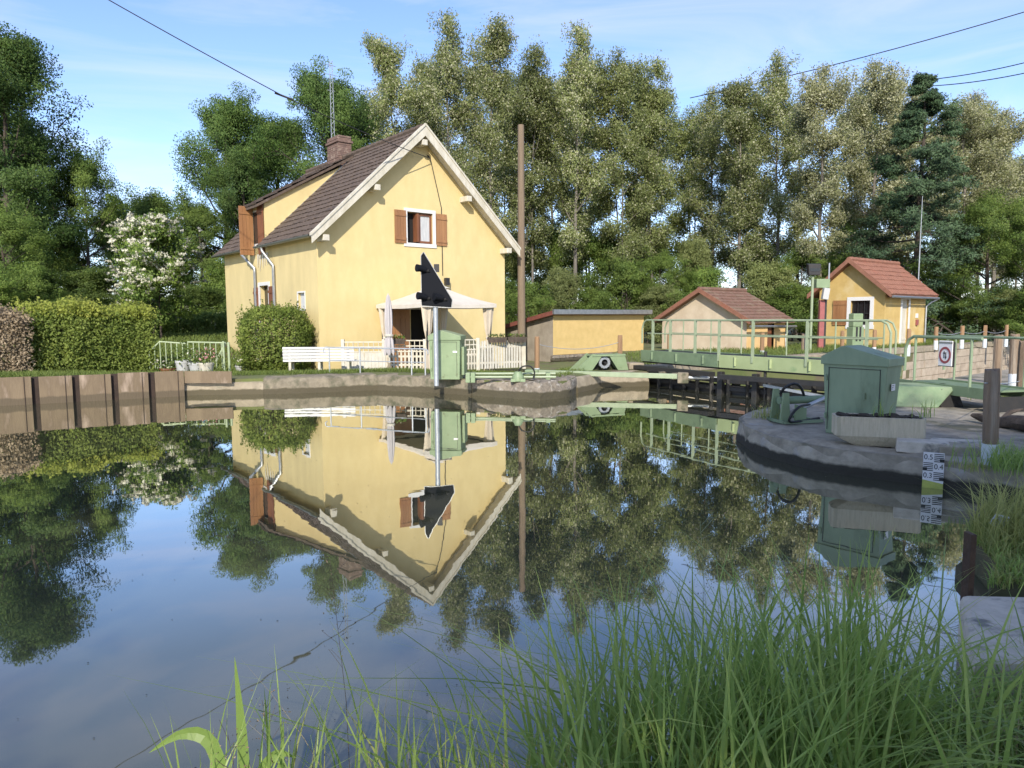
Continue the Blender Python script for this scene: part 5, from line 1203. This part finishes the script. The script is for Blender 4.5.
# ------------------------------------------------------------------ vegetation
def hedge(name, label, cat, pts, depth, h, n, size, mats, seed, jit=.10, lumps=.12, loc=None, top_mat=None, core=None):
    """a clipped hedge: leaves spread through the outer layer of its volume round a twiggy core"""
    g = np.random.default_rng(seed); t = thing(name, label, cat)
    P = [Vector((p[0], p[1], 0)) for p in pts]; L = [(b - a).length for a, b in zip(P[:-1], P[1:])]; tot = sum(L); cs = np.concatenate([[0], np.cumsum(L)])
    def pos(s): k = min(int(np.searchsorted(cs, s, 'right')) - 1, len(L) - 1); return P[k].lerp(P[k + 1], (s - cs[k]) / L[k]), (P[k + 1] - P[k]).normalized()
    out = []; tone = []; sf = []
    ph = g.uniform(0, 6.28, 8)
    for i in range(n):
        s = g.uniform(0, tot); p, d = pos(s); nn = Vector((d.y, -d.x, 0)); u = g.uniform(0, 1)
        lump = 1 + lumps * (math.sin(s * 3.1 + ph[0]) * .6 + math.sin(s * 7.3 + ph[1]) * .4)
        if u < .55: b, z = 1, g.uniform(0, 1)
        elif u < .85: b, z = g.uniform(-1, 1), 1
        else: b, z = -1, g.uniform(0, 1)
        pr = 1 - .12 * z
        q = p + nn * (b * depth / 2 * pr * lump * (1 + lumps * .6 * math.sin(z * 9 + s * 5 + ph[2]))); zz_ = z * h * (1 + lumps * .5 * math.sin(s * 4.2 + ph[3]))
        ofs = g.normal(size=3) * jit; zg = zland(q.x, q.y)
        sf.append((nn.x * b, nn.y * b, .25 + .9 * (z > .85) + g.normal() * .15)); out.append((q.x + ofs[0], q.y + ofs[1], zg + max(zz_ + ofs[2], .02))); tone.append(.5 + .4 * math.sin(s * 6 + z * 5 + ph[4]) * math.sin(s * 2.3 + z * 8) + g.normal() * .2)
    for i in range(int(tot * 16)):       # stray shoots
        s = g.uniform(0, tot); p, d = pos(s); nn = Vector((d.y, -d.x, 0)); b = g.uniform(-1.05, 1.0); q = p + nn * (b * depth / 2); zg = zland(q.x, q.y); z0_ = h * (g.uniform(.85, 1.02) if b > -.9 else g.uniform(.3, 1)); dx = g.normal(size=2) * .06; ln = g.uniform(.08, .34)
        for j in range(14): sf.append((nn.x * .6, nn.y * .6, .7))
        for j in range(14): f = j / 13; out.append((q.x + dx[0] * f + g.normal() * .02, q.y + dx[1] * f + g.normal() * .02, zg + z0_ + ln * f)); tone.append(.5 + g.normal() * .25)
    out = np.array(out); tone = np.array(tone); sf = np.array(sf)
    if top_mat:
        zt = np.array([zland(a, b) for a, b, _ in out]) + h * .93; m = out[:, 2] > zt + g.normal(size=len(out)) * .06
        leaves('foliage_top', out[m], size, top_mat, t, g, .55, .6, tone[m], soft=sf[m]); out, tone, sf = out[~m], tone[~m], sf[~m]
    leaves('foliage', out, size, mats, t, g, .55, .4, tone, soft=sf)
    if core:
        mb = MB(); q = random.Random(seed)
        for i in range(int(tot * 14)):
            s = q.uniform(0, tot); p, d = pos(s); nn = Vector((d.y, -d.x, 0)); a = p + nn * q.uniform(-.3, .3) * depth; z = zland(a.x, a.y); e = a + nn * q.uniform(-.35, .35) * depth + d * q.uniform(-.25, .25)
            mb.tube([(a.x, a.y, z), ((a.x + e.x) / 2, (a.y + e.y) / 2, z + h * .5), (e.x, e.y, z + h * q.uniform(.75, .95))], [.022, .016, .006], 4, False)
        mb.build('stems', core, t)
    return t
hx = lambda px, d: (dp(px, 340, d).x, d)
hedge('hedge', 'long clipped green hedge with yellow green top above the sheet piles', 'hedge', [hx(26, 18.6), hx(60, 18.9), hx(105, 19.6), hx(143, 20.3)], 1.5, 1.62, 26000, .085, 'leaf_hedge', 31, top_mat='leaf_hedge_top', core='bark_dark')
hedge('hedge', 'dry brown leafless hedge at the left end of the bank', 'hedge', [hx(-70, 17.2), hx(-20, 17.6), hx(28, 18.1)], 1.5, 1.42, 17000, .075, 'twig_brown', 32, core='bark_grey')
hedge('hedge', 'low dark hedge on the lawn behind the green railing', 'hedge', [hx(140, 33), hx(190, 34), hx(228, 35)], 1.6, .75, 7000, .12, 'leaf_mid', 33, core='bark_dark')
# clipped bush in front of the house
bc = dp(276, 345, 21.3); bt = thing('bush', 'clipped boxy green bush between the house wall and the white bench', 'bush', (bc.x, bc.y, .15), .2)
g = np.random.default_rng(8); n = 17000; q = g.normal(size=(n, 3)); q /= np.linalg.norm(q, axis=1, keepdims=True)
sq = np.abs(q).max(1, keepdims=True) ** .62; q = q / sq; rad = 1 - np.abs(g.normal(size=(n, 1))) * .13; lum = 1 + .07 * np.sin(q[:, :1] * 7 + 1) * np.sin(q[:, 2:] * 6) + .05 * np.sin(q[:, 1:2] * 11)
c = q * rad * lum * (1.0, .85, .98) + (0, 0, .98); c += g.normal(size=c.shape) * .05
sh_c = c[g.choice(len(c), 130)]; sh_c = sh_c[sh_c[:, 2] > .5]; ext = [sh_c + (sh_c - np.array([0, 0, .9])) * f * .16 + np.array([0, 0, .16 * f]) + g.normal(size=sh_c.shape) * .02 for f in np.linspace(.1, 1, 10)]
c = np.concatenate([c] + ext); c = c[c[:, 2] > .02]
leaves('foliage', c, .075, 'leaf_hedge', bt, g, .55, .4, .45 + .35 * np.sin(c[:, 0] * 5) * np.sin(c[:, 2] * 6 + 1) + g.normal(size=len(c)) * .22)
mb = MB(); q_ = random.Random(3)
for i in range(26): a = q_.uniform(0, 6.28); r_ = q_.uniform(.2, .8); mb.tube([(r_ * .3 * math.cos(a), r_ * .3 * math.sin(a), 0), (r_ * .7 * math.cos(a), r_ * .6 * math.sin(a), .8), (r_ * math.cos(a), r_ * .8 * math.sin(a), 1.6)], [.03, .02, .008], 5, False)
mb.build('stems', 'bark_dark', bt)

# trees: one of each kind, then copies
LOC = [tree('locust_tree', 'x', 'tree', s, 20, 3.0, 5.0, 18, 9, 72, .165, .42, 'leaf_locust', 'bark_grey', .20, (.45, 1.15), 'tall', bloom=b, wob=.02, stems=st) for s, b, st in ((101, .28, 1), (102, .2, 2), (103, .40, 1), (104, .1, 2))]
LOCP = tree('locust_tree', 'x', 'tree', 105, 20, 3.6, 5.0, 19, 9, 76, .165, .46, 'leaf_locust_pale', 'bark_grey', .22, (.4, 1.1), 'tall', bloom=.6, wob=.02)
OAK = [tree('broadleaf_tree', 'x', 'tree', s, 15, 5.0, 1.8, 30, 9, 170, .145, .56, 'leaf_dark', 'bark_dark', .34, (-.05, 1.0), 'round', wob=.015) for s in (201, 202)]
MAP = tree('broadleaf_tree', 'x', 'tree', 203, 10, 4.2, .9, 24, 8, 130, .13, .46, 'leaf_mid', 'bark_dark', .24, (-.1, .9), 'round', wob=.02)
CON = tree('conifer', 'tall dark conifer rising behind the orange roofed hut', 'tree', 301, 19, 4.0, 1.2, 60, 10, 70, .20, .38, 'leaf_conifer', 'bark_dark', .26, (-.28, .15), 'cone', wob=.006, aspect=.28)
SHR = [tree('shrub', 'x', 'shrub', s, 4, 2.1, .3, 8, 6, 95, .11, .31, m, 'bark_dark', .09, (.2, 1.1), 'low', wob=.05, stems=3) for s, m in ((401, 'leaf_mid'), (402, 'leaf_locust'), (403, 'leaf_mid'))]
ELD = tree('elder_bush', 'flowering elder bush covered in flat white blossom', 'bush', 501, 6, 2.3, .5, 18, 7, 46, .17, .36, 'leaf_mid', 'bark_dark', .10, (.0, 1.0), 'round', bloom=.0, stems=2)
used = set()
def T(t, *a, **k):
    f = id(t) not in used; used.add(id(t)); return put(t, *a, first=f, **k)
ELD_ = T(ELD, 163, 216, 30, wide=74, label='flowering elder bush covered in flat white blossom')
g = np.random.default_rng(77); cr_ = [c for c in kids(ELD_) if c.name.startswith('crown')][0]; n = len(cr_.data.polygons); cc = np.empty(n * 3); cr_.data.polygons.foreach_get('center', cc); cc = cc.reshape(-1, 3)
rr = np.linalg.norm(cc[:, :2], axis=1); w_ = rr + (cc[:, 2] - 3) * .35; ii = np.argsort(-w_ + g.normal(size=n) * .7)[:int(n * .45)]; ii = g.choice(ii, 560, replace=False)
fl_ = []
for i in ii: fl_ += list(cc[i] + g.normal(size=(14, 3)) * (.10, .10, .035) + cc[i] * (.10, .10, .02))
leaves('blossom', np.array(fl_), .13, 'elder_flower', ELD_, g, .9, .9)
# left side
T(OAK[0], 14, 30, 37, wide=170, label='huge dark broadleaf tree at the left edge'); T(MAP, 92, 148, 40, wide=92, label='smaller tree under the right side of the huge left tree')
T(OAK[1], 229, 95, 47, wide=116, label='dark rounded tree just left of the house roof'); T(OAK[0], 336, 76, 50, wide=120, label='dark tree behind the chimney'); T(OAK[1], 372, 96, 54, wide=84, label='dark tree between the chimney and the roof ridge')
T(OAK[1], -30, 55, 41, wide=150, label='dark tree cut by the left edge behind the huge one'); T(OAK[1], 44, 120, 42, wide=86, label='dark tree filling the right half of the huge left crown'); T(OAK[0], 280, 118, 52, wide=120, label='dark tree filling the gap left of the chimney'); T(OAK[1], 250, 150, 45, wide=90, label='dark tree close behind the dormer roof')
T(MAP, 10, 205, 31, wide=110, label='bushy tree low at the left edge above the brown hedge'); T(MAP, 158, 190, 50, wide=120, label='pale green tree filling the sky gap above the elder'); T(MAP, 66, 232, 43, wide=75, label='dim bushy tree between the left trees'); T(MAP, 128, 205, 46, wide=90, label='leafy tree behind the flowering elder'); T(MAP, 205, 200, 44, wide=80, label='leafy tree between the elder and the house')
for px, top, d, wd in ((40, 262, 30, 70), (95, 268, 33, 80), (135, 285, 37, 60), (200, 285, 38, 60), (-10, 268, 27, 80), (222, 262, 42, 50), (70, 285, 36, 60)):
    T(SHR[(px // 7) % 2 * 2], px, top, d, wide=wd, label='green shrub under the trees behind the clipped hedge', group='shrubs behind the hedge')
# the stand behind the lock
FR = [(404, 40, 0, 'pale locust tree rising behind the left roof slope'), (447, 14, 2, 'tallest flowering locust tree above the roof ridge'), (490, 30, 0, 'flowering locust tree left of the utility pole'), (532, 44, 1, 'leafy locust tree right behind the utility pole'), (574, 25, 2, 'tall thin locust tree above the yellow shed'), (616, 50, 3, 'green locust tree above the right end of the shed'), (657, 58, 1, 'locust tree above the beige outbuilding roof'),
      (738, 75, 0, 'locust tree with a gap of sky to its left'), (776, 56, 2, 'blossoming locust tree left of the floodlight'), (818, 68, 4, 'cream flowered broad locust tree above the hut'), (868, 64, 4, 'cream flowered locust tree left of the conifer'), (905, 88, 4, 'cream locust tree half hidden by the conifer'), (958, 96, 4, 'cream flowered locust tree right of the conifer'), (992, 112, 4, 'cream flowered locust tree near the right edge')]
for i, (px, top, k, lb_) in enumerate(FR): T(LOCP if k == 4 else LOC[k], px, top, (48 if px < 850 else 52) + (i * 37 % 9) - 3, label=lb_, wide=88 if k == 4 else 72)
for i, (px, top) in enumerate(((425, 70), (468, 62), (510, 78), (553, 80), (596, 76), (638, 92), (688, 108), (712, 92), (758, 92), (796, 98), (842, 92), (886, 100), (930, 108), (975, 132), (1020, 158), (1050, 165))):
    T(LOC[(i * 3 + 1) % 4], px, top, 58 + (i * 53 % 7), wide=66, label='slim locust tree in the back row of the stand behind the lock', group='back row of locust trees')
T(CON, 914, 75, 41, wide=132, label='tall dark conifer rising behind the orange roofed hut')
T(MAP, 985, 192, 40, wide=112, label='dense leafy tree right of the hut with drooping branches'); T(MAP, 1030, 205, 38, wide=90, label='leafy tree cut by the right edge of the view'); T(MAP, 945, 232, 43, wide=80, label='leafy tree close behind the hut roof'); T(MAP, 660, 250, 43, wide=70, label='dark bushy tree between the shed and the outbuilding'); T(MAP, 800, 245, 45, wide=66, label='bushy tree behind the floodlight pole')
SH = [(530, 282, 40), (560, 268, 42), (590, 288, 41), (622, 258, 43), (655, 285, 42), (700, 268, 44), (735, 288, 43), (765, 262, 45), (792, 284, 42), (835, 255, 47), (880, 270, 45), (935, 288, 41), (970, 296, 39), (1005, 288, 38), (1030, 284, 36), (495, 280, 44), (465, 270, 48), (610, 232, 52), (560, 225, 53), (690, 240, 53), (755, 236, 55), (850, 225, 56), (525, 240, 54), (655, 226, 55)]
for i, (px, top, d) in enumerate(SH): T(SHR[i % 3], px, top, d, wide=48 + (i * 29 % 26), label='green shrub in the undergrowth below the locust trees', group='undergrowth shrubs behind the lock')
for i, px in enumerate(range(380, 1060, 42)): T(SHR[(i + 1) % 3], px, 286 + (i * 13 % 17), 64, wide=60, label='dim shrub at the far back of the locust stand', group='shrubs far behind the lock')
# broad trees behind the photographer shade the near bank
for k_, x, y, h_, w_ in ((LOC[0], .8, -7.5, 11.5, 1.1), (LOC[2], -4.8, -8.0, 11., 1.1), (OAK[1], 6.4, -8.0, 10.8, .8), (OAK[0], 12.5, -9.0, 12.6, .85), (LOC[3], 3.2, -9.5, 13.0, 1.2)):
    o = dup(k_, (x, y, 0), x * 1.7, 'tree on the near bank behind the viewer', (w_, w_, h_ / k_['h']), 'trees on the near bank')

# ------------------------------------------------------------------ grass and reeds
g = np.random.default_rng(12)
def scatter_land(n, x0, x1, o0, o1, h, wd, name, mat, keep=None):
    x = g.uniform(x0, x1, n); o = o0 + (o1 - o0) * g.uniform(0, 1, n) ** 1.4; y = np.interp(x, FX, FY) + o
    z = np.array([zland(a, b) for a, b in zip(x, y)]); ok = np.ones(n, bool) if keep is None else keep(x, y)
    r = np.stack([x, y, z], 1)[ok]; m = len(r); v, t = strands(r, g.uniform(h * .4, h, m), g.uniform(.2, .8, m) * h * .6, np.full(m, wd), g, 2)
    return raw_quads(name, v, t, mat, kind='stuff')
free = lambda x, y: ~((x > -6.2) & (y > 21.2) & ((x + 5.91) * -.631 + (y - 21.4) * .776 > -.1) & ((x + 5.91) * .776 + (y - 21.4) * .631 > -.1))
scatter_land(26000, -12, 3.2, .75, 6, .13, .016, 'grass', 'grass_far', free)
scatter_land(15000, -16, -7.6, .15, 3.5, .17, .018, 'grass', 'grass_far')
scatter_land(24000, -18, -7, 5, 22, .20, .05, 'grass', 'grass_far', free)
scatter_land(15000, 3.8, 24, .6, 7, .20, .022, 'grass', 'grass_far')
# tufts growing from the platform edge
def tuft(px, py, z, n, r, h, label, mat='grass_near', wd=.009, lean=.5):
    c = at(px, py, z); rt = np.stack([c.x + g.normal(size=n) * r, c.y + g.normal(size=n) * r, np.full(n, z)], 1); v, t = strands(rt, g.uniform(h * .5, h, n), g.uniform(.1, lean, n) * h, np.full(n, wd), g, 4)
    return tag(raw_quads('grass_tuft', v, t, mat, kind='stuff'), label, 'grass tuft')
tuft(770, 420, .29, 120, .10, .28, 'green grass tuft beside the gate drive on the platform nose', 'grass_yellow')
tuft(1020, 470, .28, 420, .22, .34, 'bushy weeds beside the nearest bollard at the right edge'); tuft(972, 470, .28, 90, .08, .12, 'small weeds at the foot of the nearest bollard', 'grass_yellow')
tuft(1005, 398, .29, 300, .35, .16, 'patch of grass behind the log on the paving', 'grass_far', .014)
# the near bank: reeds rooted at the water's edge, dense at right
def in_poly(x, y, P):
    r = np.zeros(len(x), bool); n = len(P)
    for i in range(n):
        (xa, ya), (xb, yb) = P[i], P[(i + 1) % n]; c = ((ya > y) != (yb > y)) & (x < (xb - xa) * (y - ya) / (yb - ya + 1e-12) + xa); r ^= c
    return r
def reed_patch(n, x0, x1, y0, y1, h0, h1, wd0, wd1, lean, mat, name='reed_grass', dens=None, z=.06, clump=0, seg=7, droop=.6):
    if clump:
        k = n // clump; cx_ = g.uniform(x0, x1, k); cy_ = g.uniform(y0, y1, k); x = np.repeat(cx_, clump) + g.normal(size=k * clump) * .055; y = np.repeat(cy_, clump) + g.normal(size=k * clump) * .055
    else: x = g.uniform(x0, x1, n); y = g.uniform(y0, y1, n)
    ok = in_poly(x, y, NBK)
    if dens is not None: ok &= g.uniform(0, 1, len(x)) < dens(x, y)
    x, y = x[ok], y[ok]; m = len(x); h = g.uniform(h0, h1, m); rt = np.stack([x, y, np.full(m, z)], 1)
    v, t = strands(rt, h, g.uniform(lean[0], lean[1], m) * h, g.uniform(wd0, wd1, m), g, seg, droop)
    return raw_quads(name, v, t, mat, kind='stuff')
right = lambda x, y: np.clip((x + .05 + (y - 2) * .1) / .45, 0, 1) * np.where(x > .56 * y, .12, 1)
reed_patch(2300, -.2, 1.75, 1.5, 2.9, .5, .98, .011, .022, (.04, .40), 'grass_near', clump=11, dens=right, droop=.9)
reed_patch(900, -.1, 2.1, 1.3, 2.8, .3, .65, .010, .019, (.1, .6), 'grass_near', dens=right)
reed_patch(420, .2, 2.1, 1.4, 2.9, .4, .85, .005, .009, (.1, .8), 'grass_yellow', dens=right, droop=.9)
reed_patch(1100, .9, 2.6, 1.3, 2.95, .2, .45, .008, .014, (.2, .8), 'grass_near')
reed_patch(230, -.95, .35, 1.55, 2.2, .42, .86, .008, .015, (.03, .32), 'grass_near', clump=5, droop=.9)
reed_patch(150, -.75, .5, 1.5, 2.2, .3, .62, .007, .012, (.03, .3), 'grass_yellow')
reed_patch(900, 1.5, 2.6, 1.6, 2.95, .18, .40, .009, .015, (.15, .7), 'grass_near')
reed_patch(340, -.1, 2.1, 1.5, 2.9, .5, .95, .010, .020, (.5, 1.0), 'grass_near', dens=right, droop=1.5)
reed_patch(620, .0, 2.3, 1.5, 2.8, .35, .75, .015, .025, (.05, .55), 'grass_near', dens=right, droop=1.0)
reed_patch(80, .0, 1.9, 1.5, 2.85, .4, .8, .022, .032, (.05, .5), 'grass_near', dens=right, droop=1.0)
reed_patch(190, -.8, 2.3, 1.5, 2.85, .2, .7, .004, .008, (.1, 1.1), 'grass_straw', droop=1.2)
reed_patch(900, .2, 2.6, 1.3, 2.7, .15, .42, .010, .018, (.3, 1.0), 'grass_yellow', droop=.8)
# yellowish tussock on the bank corner at right
m = 6500; x = g.uniform(2.7, 4.6, m); y = g.uniform(3.75, 5.05, m); ok = in_poly(x, y, m0); x, y = x[ok], y[ok]
edge = np.clip((y - 4.0) / .6, .25, 1); rt = np.stack([x, y, np.full(len(x), .29)], 1); v, t = strands(rt, g.uniform(.14, .46, len(x)) * edge, g.uniform(.1, .8, len(x)) * .3 * edge, g.uniform(.006, .011, len(x)), g, 5, .7)
tag(raw_quads('grass_tussock', v, t, 'grass_yellow', kind='stuff'), 'yellowish grass tussock on the bank corner above the concrete slab', 'grass tussock')
m = 4500; x = g.uniform(2.6, 4.6, m); y = g.uniform(3.6, 4.9, m); ok = in_poly(x, y, m0); x, y = x[ok], y[ok]; rt = np.stack([x, y, np.full(len(x), .29)], 1); v, t = strands(rt, g.uniform(.05, .14, len(x)), g.uniform(.02, .08, len(x)), g.uniform(.008, .014, len(x)), g, 3, .6)
tag(raw_quads('low_weeds', v, t, 'grass_near', kind='stuff'), 'low green weeds on the earth just above the concrete slab', 'weeds')
# pale concrete slab of the old bank wall
mb = MB(); sl4 = [(2.0, 2.96), (2.42, 3.72), (4.6, 3.55), (4.6, 2.75)]; mb.prism(sl4, -1.2, .30); tag(mb.build('concrete_slab', 'slab_light', bevel=.035), 'pale worn concrete slab at the bank edge below the tussock', 'concrete slab')
mb = MB(); p = dp(968, 585, 3.78); mb.box((p.x + .01, p.y + .02, .36), (.03, .07, .5)); tag(mb.build('iron_post', 'rust_post', bevel=.004), 'short rusty iron post at the corner of the bank', 'post')
c = dp(999, 521, 4.6); mb = MB(); mb.box((c.x, c.y, c.z), (.085, .015, .10), Matrix.Rotation(-.3, 3, 'Z') @ Matrix.Rotation(.5, 3, 'X') @ Matrix.Rotation(.25, 3, 'Y')); tag(mb.build('marker_plate', 'post_white', bevel=.003), 'small white marker plate standing in the yellowish tussock', 'marker')
# broad leaved iris at the lower left
ir = thing('iris_plant', 'broad leaved iris with one arching pale leaf at the lower left', 'plant', (-.90, 2.0, .06)); ir.scale = (.8, .8, .82)
def blade(pts, wd, mat, nm):
    P = [Vector(p) for p in pts]; n = 14; q = []
    for i in range(n + 1):
        f = i / n * (len(P) - 1); k = min(int(f), len(P) - 2); t = f - k; a, b, c, d = P[max(k - 1, 0)], P[k], P[k + 1], P[min(k + 2, len(P) - 1)]
        q.append(.5 * ((2 * b) + (c - a) * t + (2 * a - 5 * b + 4 * c - d) * t * t + (3 * b - a - 3 * c + d) * t ** 3))
    v = []; 
    for i in range(n):
        for (s0, s1) in ((-1, 0), (0, 1)):
            row = []
            for j, ss in ((i, s0), (i, s1), (i + 1, s1), (i + 1, s0)):
                f = j / n; ww = wd * min(1, (1 - f) * 2.6) * (.7 + .3 * min(1, f * 4)); d = (q[min(j + 1, n)] - q[max(j - 1, 0)]).normalized(); sd = d.cross(Vector((0, -1, .25))).normalized(); up_ = sd.cross(d)
                row.append(tuple(q[j] + sd * ss * ww / 2 + up_ * (.16 * ww * (abs(ss)))))
            v += row
    return raw_quads(nm, np.array(v), np.full(len(v) // 4, .35), mat, ir)
blade([(.05, 0, 0), (.04, .03, .32), (-.02, .06, .55), (-.13, .06, .59), (-.26, .05, .52)], .055, 'grass_near', 'leaf')
blade([(.09, .02, 0), (.10, .06, .34), (.09, .07, .62), (.07, .08, .88)], .042, 'grass_near', 'leaf')
blade([(.06, 0, 0), (.13, .0, .35), (.22, .03, .52), (.30, .05, .50)], .04, 'grass_near', 'leaf')
blade([(.02, -.05, 0), (-.02, -.02, .30), (-.10, .0, .44), (-.24, .0, .43)], .036, 'grass_near', 'leaf')
blade([(.18, .05, 0), (.22, .08, .3), (.24, .1, .62)], .03, 'grass_near', 'leaf')
# feathery seed heads over the water
for k, (px, py, d, h_, lb_) in enumerate(((262, 700, 1.9, .55, 'feathery grass seed head over the water at lower left'), (330, 560, 2.25, .95, 'tall fine grass stalk with a sparse seed head before the reflected roof'), (700, 520, 2.75, 1.05, 'tall fine grass stalk in front of the reflected trees'), (228, 735, 1.8, .4, 'low grass seed head beside the iris'))):
    c = dp(px, py, d); sh_ = thing('grass_stalk', lb_, 'grass stalk', (c.x + .05, d, .05)); zt = c.z - .05; mb = MB(); mb.tube([(0, 0, 0), (-.01, 0, zt * .5), (-.05, 0, zt)], [.0012, .0010, .0006], 4); q = random.Random(k)
    for i in range(14):
        f = .62 + .38 * i / 14; b = Vector((-.01 - .04 * max(0, (f - .5) * 2), 0, zt * f)); mb.tube([b, b + Vector((q.uniform(-.07, .07), q.uniform(-.04, .04), q.uniform(.02, .06)))], .0007, 3, False)
    mb.build('stalk', MATS['drift_wood'] if k != 2 else MATS['green_rail'], sh_)
    cs_ = []
    for i in range(60): f = q.uniform(.62, 1); cs_.append((-.03 + q.uniform(-.06, .06), q.uniform(-.04, .04), zt * f + q.uniform(.02, .05)))
    leaves('seed_head', np.array(cs_), .008, 'twig_brown', sh_, g, .5)
# flecks of leaf floating on the water
m = 620; x = g.uniform(-7, 6, m); y = 2.6 + 13 * g.uniform(0, 1, m) ** 1.6; c = np.stack([x, y, np.full(m, .004)], 1)
v = np.empty((m, 4, 3)); a = g.uniform(0, 6.28, m); s = g.uniform(.002, .005, m) + .0007 * y
for j in range(4): v[:, j] = c + np.stack([np.cos(a + j * np.pi / 2) * s, np.sin(a + j * np.pi / 2) * s * .6, np.zeros(m)], 1)
raw_quads('floating_leaves', v.reshape(-1, 3), g.uniform(0, .6, m), 'twig_brown', kind='stuff')
